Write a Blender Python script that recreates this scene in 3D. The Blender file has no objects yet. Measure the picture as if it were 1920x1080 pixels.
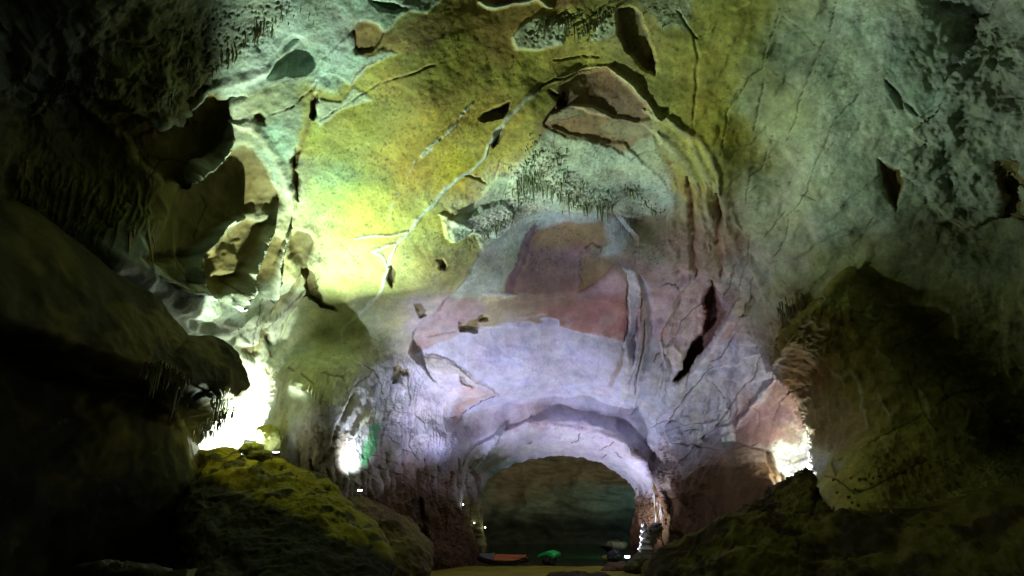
import bpy, math, random, time
import numpy as np
T0 = time.time()
F = np.float32
# ------------------------------------------------------------------ camera
sc = bpy.context.scene
COL = sc.collection
EYE = np.array([0.0, 0.0, 6.6])
PITCH = math.radians(18.2)
cam = bpy.data.cameras.new('camera')
cam.lens = 24.0; cam.sensor_width = 36.0; cam.clip_end = 2000; cam.clip_start = 0.1
cam_o = bpy.data.objects.new('camera', cam); COL.objects.link(cam_o)
cam_o.location = EYE; cam_o.rotation_euler = (math.pi/2 + PITCH, 0, 0)
sc.camera = cam_o
# ------------------------------------------------------------------ world: a cave, almost no sky light
w = bpy.data.worlds.new('World'); sc.world = w; w.use_nodes = True
bg = w.node_tree.nodes['Background']
bg.inputs[0].default_value = (0.5, 0.62, 0.5, 1); bg.inputs[1].default_value = 0.004
# ------------------------------------------------------------------ render settings
sc.render.engine = 'CYCLES'
sc.view_settings.view_transform = 'Standard'
sc.view_settings.look = 'None'
sc.view_settings.exposure = 0.3
sc.view_settings.gamma = 1.0
cy = sc.cycles
cy.use_denoising = True
cy.use_adaptive_sampling = True; cy.adaptive_threshold = 0.02
cy.max_bounces = 5; cy.diffuse_bounces = 4; cy.glossy_bounces = 2; cy.transmission_bounces = 2
cy.sample_clamp_indirect = 4.0; cy.caustics_reflective = False; cy.caustics_refractive = False
cy.blur_glossy = 1.0

# floodlights: place (as seen from the standpoint: picture column, row, metres into the cave), colour, watts, radius
LAMPS = {
 'ceiling':  ((464, 840, 58), (0.82, 1.0, 0.72), 60000, 0.35),
 'crevice':  ((468, 815, 70), (0.90, 1.0, 0.80), 4500, 0.3),
 'buttress': ((664, 912, 66), (0.80, 0.90, 1.0), 3000, 0.15),
 'hall':     ((795, 1046, 72), (0.78, 0.77, 1.0), 17000, 0.5),
 'arch':     ((1176, 1040, 87), (0.78, 0.80, 1.0), 4500, 0.3),
 'slot':     ((1508, 884, 68), (0.92, 0.97, 0.95), 2300, 0.25),
 'lake':     ((1236, 1004, 107), (0.95, 1.0, 0.85), 13000, 0.5),
}

# ------------------------------------------------------------------ helpers: sight lines, noise, interpolation
CP, SP = math.cos(PITCH), math.sin(PITCH)
def ray(u, v):
    """direction of the sight line, scaled so that one unit goes one metre into the cave (+Y)"""
    cx = (np.asarray(u, dtype=np.float64)-960)/1280.; cz = (540-np.asarray(v, dtype=np.float64))/1280.
    dy = CP - cz*SP; dz = SP + cz*CP
    return cx/dy, dz/dy
def pt(u, v, d):
    x, z = ray(u, v)
    return np.array([EYE[0]+x*d, EYE[1]+d, EYE[2]+z*d])

_rng = np.random.RandomState(7)
_perm = _rng.permutation(256).astype(np.int32); _perm = np.concatenate([_perm, _perm, _perm])
_g = _rng.normal(size=(256, 3)).astype(F); _g /= np.linalg.norm(_g, axis=1)[:, None]
def perlin(p):
    i = np.floor(p).astype(np.int32); f = (p-i).astype(F); i &= 255
    t = f*f*f*(f*(f*6-15)+10)
    out = 0
    X0 = _perm[i[:, 0]]; X1 = _perm[i[:, 0]+1]
    res = []
    for a, X in ((0, X0), (1, X1)):
        for b in (0, 1):
            Y = _perm[X+i[:, 1]+b]
            for c in (0, 1):
                g = _g[_perm[Y+i[:, 2]+c]]
                res.append(g[:, 0]*(f[:, 0]-a)+g[:, 1]*(f[:, 1]-b)+g[:, 2]*(f[:, 2]-c))
    z = t[:, 2]; y = t[:, 1]; x = t[:, 0]
    n00 = res[0]+z*(res[1]-res[0]); n01 = res[2]+z*(res[3]-res[2])
    n10 = res[4]+z*(res[5]-res[4]); n11 = res[6]+z*(res[7]-res[6])
    n0 = n00+y*(n01-n00); n1 = n10+y*(n11-n10)
    return (n0+x*(n1-n0))*1.6
def fbm(p, sc_, octv, gain=0.5, off=0.0, ridged=False):
    out = np.zeros(len(p), F); a = 1.0; s = 1.0/sc_
    for k in range(octv):
        n = perlin((p*s+off+17.3*k).astype(F))
        out += a*((0.5-np.abs(n))*1.6 if ridged else n)
        a *= gain; s *= 2.03
    return out
def smooth(e0, e1, x):
    t = np.clip((x-e0)/(e1-e0), 0, 1); return t*t*(3-2*t)

# ------------------------------------------------------------------ the vault: distance into the cave at surveyed spots
DEPTH = """
905 1055 97;903 1000 97;904 950 97;915 905 97;950 875 97;1000 858 97;1050 853 97;1110 860 97;1160 882 97;1192 915 97;1203 960 97;1206 1010 97;1206 1055 97
868 950 91;862 900 90;880 850 89;915 825 88;980 795 88;1040 782 88;1110 790 88;1160 820 88;1200 860 88;1224 892 88;1236 935 89;1240 985 90;1240 1050 90
880 800 89.3;960 775 89;1040 766 89;1110 768 89;1170 800 89.5;1225 860 90.5
1050 742 87;960 750 86;900 770 86.5;1130 742 85;1000 700 78;880 710 78;1130 690 77;1000 640 73;1130 650 73;900 640 73;1050 600 71;1000 520 69;1120 520 68;1050 440 66;1000 400 63;1120 400 61
1050 345 57;1150 350 58;1200 400 62;1100 250 52;1130 180 50;1100 120 49;1100 50 46;900 50 45;700 50 44;700 200 49;800 300 52;650 350 54;750 450 58;650 500 60;610 590 66;800 520 62;850 450 60;800 200 48;930 150 48;900 600 71;780 630 71;700 620 68
520 800 68.5;530 720 68;580 690 68;640 640 69.3;610 760 66;650 690 69;650 760 67;720 700 71;700 850 71;640 880 69;600 960 68;750 800 77;800 720 77;850 820 84;830 950 86;780 880 80;700 970 74;860 1050 88;780 1050 82
480 800 73;485 730 73;520 640 71;440 740 70;440 690 68;440 830 72
560 100 46;450 100 44;500 250 50;550 400 56;500 450 57;520 560 62;450 600 60;400 600 57;350 550 52;300 500 48;220 480 45;400 400 53;400 250 49;300 300 47;300 180 44;200 250 45;200 380 46;100 300 44;50 200 42;100 50 38;200 100 40;300 60 41;0 0 36;0 400 43
200 700 55;0 700 48;300 850 60;0 1000 45;400 950 64
1250 150 48.5;1330 300 52;1250 300 53.5;1280 450 60;1200 470 63;1250 550 69;1220 650 75;1200 740 80;1270 760 80;1250 850 85;1300 650 75;1350 550 67;1350 700 75;1400 800 76;1330 820 79;1440 720 71;1400 600 66;1400 450 58;1450 300 52;1400 100 46;1550 100 45;1550 300 48;1550 450 53;1480 560 58;1650 400 49;1700 200 43.4;1700 50 41.2;1780 110 41;1850 50 40.6;1850 250 42;1900 350 43
1600 600 57;1700 700 57;1800 800 56;1600 850 58;1900 700 51;1850 560 48;1750 560 51.5;1900 850 55;1800 430 48;1900 430 46;1700 470 50;1850 360 45
1500 860 74;1470 840 75;1400 880 73;1350 950 75;1280 930 82;1450 940 66;1550 920 58;1260 1040 86;1400 1050 70;1600 1000 54;1900 1000 45
-600 540 20;-600 -400 22;-300 1000 30;960 -700 32;300 -500 28;1600 -500 30;2500 -400 22;2500 540 20;2300 1000 26;960 -2200 6;-2200 540 10;4100 540 10;-1000 -1800 6;2900 -1800 6
"""
dp = np.array([[float(q) for q in a.split()] for ln in DEPTH.strip().splitlines() for a in ln.split(';')])
def log_warp(u, v):
    du, dv = u-1050., v-985.
    r = np.hypot(du, dv)+1e-6; k = np.minimum(1, 1300/r)**0.35
    return du*k, dv*k
_pu, _pv = log_warp(dp[:, 0], dp[:, 1])
def _ker(r2): return -np.sqrt(r2+28.**2)
_A = _ker((_pu[:, None]-_pu[None])**2+(_pv[:, None]-_pv[None])**2)
n_ = len(dp); _M = np.zeros((n_+3, n_+3)); _M[:n_, :n_] = _A; _M[:n_, n_] = 1; _M[:n_, n_+1] = _pu; _M[:n_, n_+2] = _pv
_M[n_:, :n_] = _M[:n_, n_:].T
_W = np.linalg.solve(_M, np.concatenate([np.log(dp[:, 2]), [0, 0, 0]]))
def depth0(u, v):
    a, b = log_warp(u, v); out = np.full(len(a), _W[n_])+_W[n_+1]*a+_W[n_+2]*b
    for k in range(n_): out += _W[k]*_ker((a-_pu[k])**2+(b-_pv[k])**2)
    return out

# the vault's skin: rings around the axis of the gallery, from the rim of the far arch outwards
OPEN = [(922,1090),(918,1050),(910,1010),(905,960),(904,920),(920,893),(950,876),(980,865),(1015,858),(1050,855),(1090,858),(1125,868),(1155,884),(1178,905),(1192,925),(1196,950),(1190,960),(1182,1000),(1180,1050),(1180,1090)]
PC = (1050.0, 985.0)
NT, NR, NX = 1400, 560, 46
th = np.radians(np.linspace(208, -28, NT))
oa = np.array([math.atan2(PC[1]-y, x-PC[0]) for x, y in OPEN]); oa[oa < -1.8] += 2*math.pi
orr = np.array([math.hypot(x-PC[0], y-PC[1]) for x, y in OPEN])
s_ = np.argsort(oa); rin = np.interp(th, oa[s_], orr[s_])
jn = perlin(np.stack([np.cos(th)*9, np.sin(th)*9, 0*th+.5], 1).astype(F))*3+perlin(np.stack([np.cos(th)*30, np.sin(th)*30, 0*th+.5], 1).astype(F))*1.5
rin = rin+jn
tt = np.linspace(0, 1, NR)
R = rin[None]*(1-tt[:, None])+1330*tt[:, None]
R0_ = (rin-jn)[None]*(1-tt[:, None])+1330*tt[:, None]
Ro = 1330*np.exp(np.linspace(0, math.log(2.35), NX+1)[1:])[:, None]*np.ones(NT)[None]
R = np.concatenate([R, Ro], 0); R0_ = np.concatenate([R0_, Ro], 0); NRT = NR+NX
U = (PC[0]+R0_*np.cos(th)[None]); V = (PC[1]-R0_*np.sin(th)[None])
# interpolate the depth on a coarse set of rings, then refine
ri = np.unique(np.concatenate([np.arange(0, NR, 5), [NR-1], np.arange(NR, NRT, 3), [NRT-1]])); ti = np.unique(np.concatenate([np.arange(0, NT, 8), [NT-1]]))
Dc = depth0(U[np.ix_(ri, ti)].ravel(), V[np.ix_(ri, ti)].ravel()).reshape(len(ri), len(ti))
tmp = np.empty((len(ri), NT))
for k in range(len(ri)): tmp[k] = np.interp(np.arange(NT), ti, Dc[k])
LD = np.empty((NRT, NT))
fr = np.interp(np.arange(NRT), ri, np.arange(len(ri))); k0 = np.minimum(fr.astype(int), len(ri)-2); fk = (fr-k0)[:, None]
LD = tmp[k0]*(1-fk)+tmp[k0+1]*fk
for k in range(NT): LD[:NR, k] = np.interp(R[:NR, k], R0_[:NR, k], LD[:NR, k])
U = (PC[0]+R*np.cos(th)[None]); V = (PC[1]-R*np.sin(th)[None])
u = U.ravel().astype(F); v = V.ravel().astype(F); ld = LD.ravel().astype(F)
x_, z_ = ray(u, v)
def world(ld):
    d = np.exp(ld); return np.stack([x_*d, d, EYE[2]+z_*d], 1).astype(F)
P0 = world(ld)
print('base', len(u), time.time()-T0)
# wobble of every seam and stain edge
w1 = perlin(P0/3.1); w2 = perlin(P0/3.1+50); w3 = perlin(P0/.9+20); w4 = perlin(P0/.9+70); w5 = perlin(P0/.35+11)
uw = u+(w1*9+w3*4+w5*1.6); vw = v+(w2*9+w4*4-w5*1.6)

def near(pts, m):
    a = np.array(pts, dtype=F); lo = a.min(0)-m; hi = a.max(0)+m
    return np.nonzero((u > lo[0]) & (u < hi[0]) & (v > lo[1]) & (v < hi[1]))[0]
def coords(idx, jag):
    return u[idx]+(uw[idx]-u[idx])*jag, v[idx]+(vw[idx]-v[idx])*jag
def seg_dist(a, b, pts, closed):
    n = len(pts); d2 = np.full(len(a), 1e12, F); tpos = np.zeros(len(a), F); ins = np.zeros(len(a), bool)
    for k in range(n if closed else n-1):
        x0, y0 = pts[k]; x1, y1 = pts[(k+1) % n]; dx, dy = x1-x0, y1-y0; L = dx*dx+dy*dy+1e-9
        t = np.clip(((a-x0)*dx+(b-y0)*dy)/L, 0, 1)
        q = (a-x0-t*dx)**2+(b-y0-t*dy)**2
        m = q < d2; d2[m] = q[m]; tpos[m] = (k+t[m])/(n-1 if n > 1 else 1)
        if closed:
            c = ((y0 > b) != (y1 > b)) & (a < dx*(b-y0)/(dy if dy else 1e-9)+x0); ins ^= c
    return np.sqrt(d2), tpos, ins
def parse(s): return [tuple(float(q) for q in a.split(',')) for a in s.split()]

# ------------------------------------------------------------------ steps in depth (edges of one rock mass in front of another)
def depth_step(s, factor, soft=2.5, jag=0.6, fade=None):
    pts = parse(s); idx = near(pts, 40); a, b = coords(idx, jag); d, _, ins = seg_dist(a, b, pts, True)
    sd = np.where(ins, -d, d); ld[idx] += math.log(factor)*(1-smooth(-soft, soft, sd))*(1 if fade is None else fade(a, b))
BUTTRESS = '484,845 487,815 498,785 508,760 513,735 514,705 520,690 532,672 548,655 580,630 640,600 900,560 900,1100 400,1200 430,900'
depth_step(BUTTRESS, 0.90, 2.5, fade=lambda a, b: smooth(610, 690, b)*(1-smooth(590, 780, a)))
OVERHANG = '1640,470 1600,505 1560,545 1515,585 1480,625 1445,680 1440,700 1480,735 1500,765 1512,800 1522,830 1524,860 1526,905 1560,960 1700,1000 2300,1000 2300,400 1920,540 1800,520 1700,500'
depth_step(OVERHANG, 0.92, 3, fade=lambda a, b: smooth(0, 130, b-480-1.1*np.maximum(a-1590, 0)))
UPPER_RIGHT = '1930,-60 1880,0 1850,35 1825,70 1808,120 1770,165 1752,200 1725,225 1705,245 1712,262 1735,275 1700,300 1695,330 1735,350 1750,390 1790,415 1830,428 1870,400 1880,340 2000,330 2000,-60'
depth_step(UPPER_RIGHT, 0.972, 3)
# the bare dome of the hall behind the fringe: higher than the yellow ceiling, its left edge is a sharp fold
DOME = '766,660 775,625 800,592 842,562 878,515 900,470 935,432 975,412 1010,392 1060,396 1120,395 1160,400 1195,450 1190,520 1200,560 1195,640 1185,700 1160,770 1000,790 880,770 800,700'
depth_step(DOME, 1.035, 2.5, fade=lambda a, b: 1-smooth(620, 740, b))
# the rim of the far arch stands forward of the ceiling behind it
RIM = '866,960 860,930 862,900 872,862 890,840 915,822 950,803 985,790 1040,780 1090,785 1130,795 1160,812 1178,830 1203,855 1218,885 1228,905 1234,940 1238,985 1245,1090 840,1090'
depth_step(RIM, 0.988, 2.2, fade=lambda a, b: 1-smooth(840, 900, b))
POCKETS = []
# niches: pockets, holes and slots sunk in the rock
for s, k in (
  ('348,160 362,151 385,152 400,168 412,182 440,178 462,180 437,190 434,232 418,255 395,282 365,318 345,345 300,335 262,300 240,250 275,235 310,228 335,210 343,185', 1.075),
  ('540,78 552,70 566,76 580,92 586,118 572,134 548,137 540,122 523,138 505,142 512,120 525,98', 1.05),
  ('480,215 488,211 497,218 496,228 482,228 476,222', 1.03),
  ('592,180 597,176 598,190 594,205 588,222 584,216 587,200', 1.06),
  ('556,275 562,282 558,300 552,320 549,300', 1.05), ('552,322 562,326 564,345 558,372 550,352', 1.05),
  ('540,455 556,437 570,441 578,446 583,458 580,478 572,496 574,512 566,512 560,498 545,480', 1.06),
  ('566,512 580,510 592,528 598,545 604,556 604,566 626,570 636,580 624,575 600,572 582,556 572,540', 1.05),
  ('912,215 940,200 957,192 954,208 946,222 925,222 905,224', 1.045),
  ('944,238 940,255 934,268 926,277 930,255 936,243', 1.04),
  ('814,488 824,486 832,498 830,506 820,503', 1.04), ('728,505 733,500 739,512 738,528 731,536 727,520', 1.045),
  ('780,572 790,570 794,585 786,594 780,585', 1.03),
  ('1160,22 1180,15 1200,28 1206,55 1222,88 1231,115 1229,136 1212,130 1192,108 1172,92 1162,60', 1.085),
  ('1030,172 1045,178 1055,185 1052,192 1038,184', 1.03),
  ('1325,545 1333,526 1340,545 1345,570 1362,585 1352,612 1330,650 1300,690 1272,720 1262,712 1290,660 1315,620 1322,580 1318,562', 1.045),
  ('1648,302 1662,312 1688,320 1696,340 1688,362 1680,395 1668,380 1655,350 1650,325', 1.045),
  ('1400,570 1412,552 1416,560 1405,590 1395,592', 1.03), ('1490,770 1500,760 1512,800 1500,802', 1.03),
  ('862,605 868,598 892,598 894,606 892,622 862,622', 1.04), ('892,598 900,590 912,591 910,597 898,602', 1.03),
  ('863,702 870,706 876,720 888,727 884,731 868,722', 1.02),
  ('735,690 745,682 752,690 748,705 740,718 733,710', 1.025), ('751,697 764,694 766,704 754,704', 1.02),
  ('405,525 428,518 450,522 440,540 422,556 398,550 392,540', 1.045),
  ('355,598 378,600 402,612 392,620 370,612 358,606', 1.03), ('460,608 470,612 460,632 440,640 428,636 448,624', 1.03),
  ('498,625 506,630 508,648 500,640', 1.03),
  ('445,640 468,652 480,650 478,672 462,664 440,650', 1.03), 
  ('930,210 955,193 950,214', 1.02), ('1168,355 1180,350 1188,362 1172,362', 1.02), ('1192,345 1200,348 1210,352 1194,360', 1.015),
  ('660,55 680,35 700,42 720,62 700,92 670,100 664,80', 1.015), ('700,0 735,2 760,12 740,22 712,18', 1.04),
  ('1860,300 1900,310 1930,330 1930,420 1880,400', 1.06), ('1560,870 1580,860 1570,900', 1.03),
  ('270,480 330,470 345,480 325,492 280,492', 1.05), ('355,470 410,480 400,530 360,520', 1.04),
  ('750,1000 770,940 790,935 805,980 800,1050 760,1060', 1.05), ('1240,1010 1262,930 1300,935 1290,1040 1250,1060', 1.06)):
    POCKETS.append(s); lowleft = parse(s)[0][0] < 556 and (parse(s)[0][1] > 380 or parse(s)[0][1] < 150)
    if not lowleft: depth_step(s, 1+(k-1)*(.42 if parse(s)[0][0] < 560 else .75 if parse(s)[0][0] == 1325 else .18 if parse(s)[0][0] > 1100 else .28), 5. if parse(s)[0][0] < 560 else 2.8, .8)
P = world(ld)
def grid_normals(P):
    G = P.reshape(NRT, NT, 3); a = np.gradient(G, axis=0); b = np.gradient(G, axis=1)
    n = np.cross(a, b).reshape(-1, 3); n /= np.linalg.norm(n, axis=1)[:, None]+1e-9
    s = np.sign(((EYE.astype(F)-P)*n).sum(1)); s[s == 0] = 1
    return n*s[:, None]
N = grid_normals(P)
print('steps', time.time()-T0)

# ------------------------------------------------------------------ rock colours: minerals and mud, some lamplight put into the tones, plus per-place relief strength
# u v  r g b  relief(m)  flutes(m)  strata(m)  grain
SPOTS = """
600 250 .44 .44 .10 .12 0 0 1;650 200 .42 .39 .07 .12 0 0 1;800 300 .45 .36 .045 .12 0 0 1;700 400 .46 .45 .09 .12 0 0 1;620 350 .38 .46 .13 .15 0 0 1;850 100 .42 .38 .06 .12 0 0 1;950 60 .44 .30 .06 .12 0 0 1
700 130 .42 .38 .07 .15 0 0 1;850 330 .50 .41 .03 .15 0 0 1;650 500 .50 .53 .20 .12 0 0 .7;600 590 .5 .53 .30 .15 0 0 .5;750 520 .56 .58 .22 .2 0 0 .7;830 480 .56 .56 .22 .2 0 0 .7;850 430 .62 .58 .1 .15 0 0 .7;720 600 .56 .58 .36 .2 0 0 .5;630 640 .5 .52 .3 .2 0 0 .3
930 240 .44 .36 .05 .2 0 0 1;980 200 .42 .37 .06 .25 0 0 1;1000 130 .42 .38 .05 .3 0 0 1;1090 115 .40 .37 .06 .3 0 0 1;1170 180 .34 .25 .13 .25 0 0 .6;1100 170 .34 .23 .14 .25 0 0 .6;1250 150 .44 .40 .09 .3 0 .1 .6;1320 150 .46 .46 .11 .3 0 .2 .6;1390 50 .44 .45 .12 .3 0 .2 .6;1330 300 .44 .46 .14 .3 0 .2 .6;1280 220 .46 .42 .08 .3 0 .1 .6;1340 230 .50 .48 .09 .3 0 .2 .6
1430 200 .34 .39 .22 .3 0 .25 .4;1500 100 .31 .38 .27 .3 0 .2 .5;1600 100 .34 .42 .34 .35 0 .15 1.5;1700 150 .34 .44 .37 .4 0 .1 2;1600 400 .40 .48 .38 .35 0 .15 1.3;1450 400 .40 .44 .30 .35 0 .3 .4;1420 520 .40 .42 .32 .35 0 .3 .4;1350 430 .38 .30 .19 .35 .1 .2 .4;1800 300 .30 .36 .30 .9 0 0 1.5;1880 100 .22 .25 .22 .9 0 0 1;1560 520 .36 .40 .22 .35 0 .3 .6
1700 500 .30 .33 .20 .3 0 .1 .8;1850 480 .24 .27 .18 .5 0 .1 .8;1640 560 .30 .28 .12 .3 0 .2 .5;1450 560 .40 .42 .24 .3 0 .3 .4;1500 480 .4 .42 .3 .3 0 .3 .4;1640 260 .36 .44 .36 .35 0 .2 1.5
1060 240 .42 .27 .13 .12 0 0 .4;1160 230 .40 .32 .2 .15 0 0 .4;1100 310 .56 .62 .46 .2 0 0 .5;1200 300 .48 .50 .34 .2 0 0 .5;1240 360 .50 .56 .48 .3 0 0 1.2;1230 450 .34 .30 .18 .25 0 0 .6;1290 350 .40 .34 .08 .3 0 .1 .4;1310 450 .36 .27 .17 .35 .1 .1 .4;960 400 .62 .68 .54 .3 0 0 1.2;880 400 .62 .66 .45 .3 0 0 1.2
1050 490 .36 .24 .21 .08 0 0 .3;1080 560 .46 .25 .25 .06 0 0 .2;1200 500 .30 .22 .16 .3 0 0 .4;1180 430 .34 .3 .2 .3 0 0 .5
1250 530 .42 .31 .30 .3 .1 0 .3;1290 600 .44 .34 .34 .35 .1 0 .3;1000 680 .58 .58 .74 .1 0 0 .3;850 730 .62 .60 .68 .15 0 0 .3;790 600 .52 .46 .44 .1 0 0 .3;1350 680 .44 .44 .52 .3 0 .25 .3;1280 780 .42 .42 .50 .4 .1 .25 .3;1370 600 .36 .27 .27 .3 0 .2 .3;1420 700 .42 .40 .44 .3 0 .25 .3;1330 830 .40 .40 .46 .5 .2 .2 .4;1230 750 .45 .46 .52 .3 .25 0 .3;1430 790 .30 .18 .17 .2 0 .2 .3
960 835 .70 .68 .80 .15 0 0 .4;1100 815 .70 .62 .76 .12 0 0 .4;1195 885 .74 .70 .84 .12 0 0 .4;885 880 .56 .52 .54 .3 .1 0 .5;1000 770 .52 .46 .54 .12 0 0 .3;1120 760 .46 .45 .56 .15 0 0 .3;890 980 .30 .28 .10 .3 .2 0 .6;910 880 .34 .42 .32 .3 .2 0 .6;1080 835 .72 .68 .82 .12 0 0 .4
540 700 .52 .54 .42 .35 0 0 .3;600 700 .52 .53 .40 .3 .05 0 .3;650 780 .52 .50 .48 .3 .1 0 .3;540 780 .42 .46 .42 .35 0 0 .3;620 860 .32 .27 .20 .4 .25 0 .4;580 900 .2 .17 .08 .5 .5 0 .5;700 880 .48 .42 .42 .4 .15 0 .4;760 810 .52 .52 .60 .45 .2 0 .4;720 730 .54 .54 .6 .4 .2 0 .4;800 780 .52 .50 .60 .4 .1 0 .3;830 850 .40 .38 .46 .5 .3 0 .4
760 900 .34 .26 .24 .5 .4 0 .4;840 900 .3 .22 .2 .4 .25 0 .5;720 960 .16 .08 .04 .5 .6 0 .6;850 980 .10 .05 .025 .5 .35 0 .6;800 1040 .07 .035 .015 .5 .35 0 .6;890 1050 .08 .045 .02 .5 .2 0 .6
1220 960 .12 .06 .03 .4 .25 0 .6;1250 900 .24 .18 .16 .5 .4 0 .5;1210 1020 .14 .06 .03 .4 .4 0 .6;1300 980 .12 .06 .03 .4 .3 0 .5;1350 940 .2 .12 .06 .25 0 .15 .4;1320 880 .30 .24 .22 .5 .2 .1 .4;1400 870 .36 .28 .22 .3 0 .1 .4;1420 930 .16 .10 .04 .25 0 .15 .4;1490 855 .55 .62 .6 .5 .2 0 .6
450 60 .46 .56 .46 .4 0 0 2;560 60 .48 .62 .55 .35 0 0 2;500 180 .40 .48 .32 .4 0 0 1.5;520 250 .40 .54 .42 .35 0 0 1.6;460 230 .44 .5 .36 .4 0 0 1.6;540 330 .46 .52 .36 .3 0 0 1.3;640 110 .48 .62 .55 .35 0 0 2;370 250 .22 .18 .08 .3 0 0 .5;430 330 .26 .22 .10 .3 0 0 .5;300 130 .30 .32 .15 .7 0 0 1.5;100 100 .24 .26 .25 .8 .1 0 1
200 300 .20 .18 .06 .6 0 0 1;100 260 .16 .15 .07 .6 .1 0 1;320 400 .24 .21 .06 .3 0 0 .6;220 400 .20 .19 .06 .3 .7 0 .8;420 450 .28 .24 .10 .4 0 0 .6;480 440 .42 .44 .30 .5 0 0 1;350 560 .38 .43 .36 .4 0 0 1;450 590 .42 .48 .38 .5 0 .2 1;500 650 .5 .55 .46 .4 0 .2 .6;550 580 .6 .66 .5 .3 0 0 .4;470 770 .6 .6 .56 .4 0 0 .4;560 500 .5 .5 .26 .5 0 0 .8;250 500 .4 .46 .4 .3 0 0 .8;60 400 .2 .19 .08 .5 .5 0 .8;20 100 .22 .24 .22 .8 0 0 1
1480 620 .26 .22 .06 .4 .5 0 .6;1600 700 .16 .14 .04 .5 0 .15 .6;1540 600 .2 .17 .05 .4 .2 0 .6;1750 620 .17 .16 .06 .5 0 .2 .6;1750 800 .18 .17 .07 .5 .2 .2 .6;1550 800 .20 .16 .09 .5 .1 .2 .6;1850 600 .22 .24 .15 .6 .2 0 .8;1480 700 .16 .10 .04 .4 0 0 .5;1600 900 .26 .24 .08 .3 .1 0 .5;1900 850 .14 .14 .07 .6 .4 0 .8;1700 900 .16 .14 .06 .5 .5 0 .7;1580 540 .26 .24 .08 .3 0 .2 .4
300 700 .1 .08 .03 .6 0 0 1;0 800 .08 .07 .03 .6 0 0 1;2300 500 .15 .15 .08 .9 0 0 1;-400 200 .2 .2 .12 1 0 0 1;960 -500 .3 .3 .14 .8 0 0 1
"""
sp = np.array([[float(q) for q in a.split()] for ln in SPOTS.strip().splitlines() for a in ln.split(';')], dtype=F)
for r_ in sp:  # regional gain: colour lowered in strong light, raised where lamps reach weakly
    if r_[0] > 1400 and r_[1] < 560: r_[2:5] *= 1.42 if r_[0] < 1690 else .95
    elif r_[0] > 1470 and r_[1] > 545: r_[2:5] *= (2.0 if r_[1] > 630 else 1.3)*np.array([1, .92, .75], F)
    elif r_[0] < 570 and r_[1] < 640: r_[2:5] *= .72
acc = np.zeros((len(u), 7), F); ws = np.zeros(len(u), F)
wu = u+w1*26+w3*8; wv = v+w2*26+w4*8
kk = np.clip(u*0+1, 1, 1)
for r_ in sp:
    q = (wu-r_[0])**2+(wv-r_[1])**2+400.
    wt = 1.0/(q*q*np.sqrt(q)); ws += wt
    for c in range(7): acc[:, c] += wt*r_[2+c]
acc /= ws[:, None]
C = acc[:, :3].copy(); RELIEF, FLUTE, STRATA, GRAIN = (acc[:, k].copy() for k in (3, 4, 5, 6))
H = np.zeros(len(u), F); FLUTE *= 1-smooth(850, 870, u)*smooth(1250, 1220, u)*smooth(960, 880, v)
print('colours', time.time()-T0)

# stains, panels and seams, some light and shade painted in -------------------------------------------------
def poly(s, col=None, a=1.0, soft=2.0, h=0.0, hs=2.5, jag=0.6, relief=None, grain=None, col2=None, grow=0):
    pts = parse(s); idx = near(pts, 20+3*max(soft, hs)); aa, bb = coords(idx, jag); d, _, ins = seg_dist(aa, bb, pts, True)
    sd = np.where(ins, -d, d)-grow; m = 1-smooth(-soft, soft, sd)
    if col is not None:
        c = np.array(col, dtype=F)[None]
        if col2 is not None:      # mineral changes from one end of the panel to the other
            x0, x1 = min(p[0] for p in pts), max(p[0] for p in pts); t = smooth(x0, x1, aa)[:, None]; c = c*(1-t)+np.array(col2, dtype=F)[None]*t
        k = (m*a)[:, None]; C[idx] = C[idx]*(1-k)+c*k
    if relief is not None: RELIEF[idx] = RELIEF[idx]*(1-m)+relief*m
    if grain is not None: GRAIN[idx] = GRAIN[idx]*(1-m)+grain*m
    if h: H[idx] += h*(1-smooth(-hs, hs, sd))
def line(s, wd, col=None, a=1.0, h=0.0, hw=None, jag=0.6, taper=True, brk=0.0, soft=0.5):
    pts = parse(s); idx = near(pts, 14+3*max(wd, hw or 0)); aa, bb = coords(idx, jag); d, t, _ = seg_dist(aa, bb, pts, False)
    k = np.minimum(1, 5*np.minimum(t, 1-t)+.25) if taper else 1.0
    ww = wd*k*(1+.5*w3[idx]); m = 1-smooth(ww*(1-soft)*.5, ww*.5+.9, d)
    if brk: m = m*smooth(-brk, .25, w5[idx]*.6+w3[idx]*.7+.15)
    if col is not None:
        q = (m*a)[:, None]; C[idx] = C[idx]*(1-q)+np.array(col, dtype=F)[None]*q
    if h:
        hh = (hw or wd)*k; H[idx] += h*(1-smooth(0, hh, d))*(1 if not brk else smooth(-brk, .25, w5[idx]*.6+w3[idx]*.7+.15))
def crack(s, wd=2.2, h=-.25, col=(.06, .035, .02), **k):
    k.setdefault('a', .8); wd *= .62; line(s, wd, col, h=h*.16, hw=wd*1.2, jag=k.pop('jag', .55), **k)
WHITE = (.66, .72, .62); TEAL = (.48, .62, .55); OCHRE = (.32, .22, .07); BROWN = (.24, .16, .07)

for s in POCKETS:  # shade inside the pockets is painted into the rock colour
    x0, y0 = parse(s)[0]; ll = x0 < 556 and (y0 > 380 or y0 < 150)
    poly(s, (.22, .26, .17) if y0 < 150 and x0 < 556 else (.12, .095, .03) if ll else (.15, .12, .04) if x0 < 620 else (.19, .15, .055), .9, 2.2, jag=.35, grow=1.5, grain=.4, h=-.8 if ll else 0, hs=9)
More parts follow.
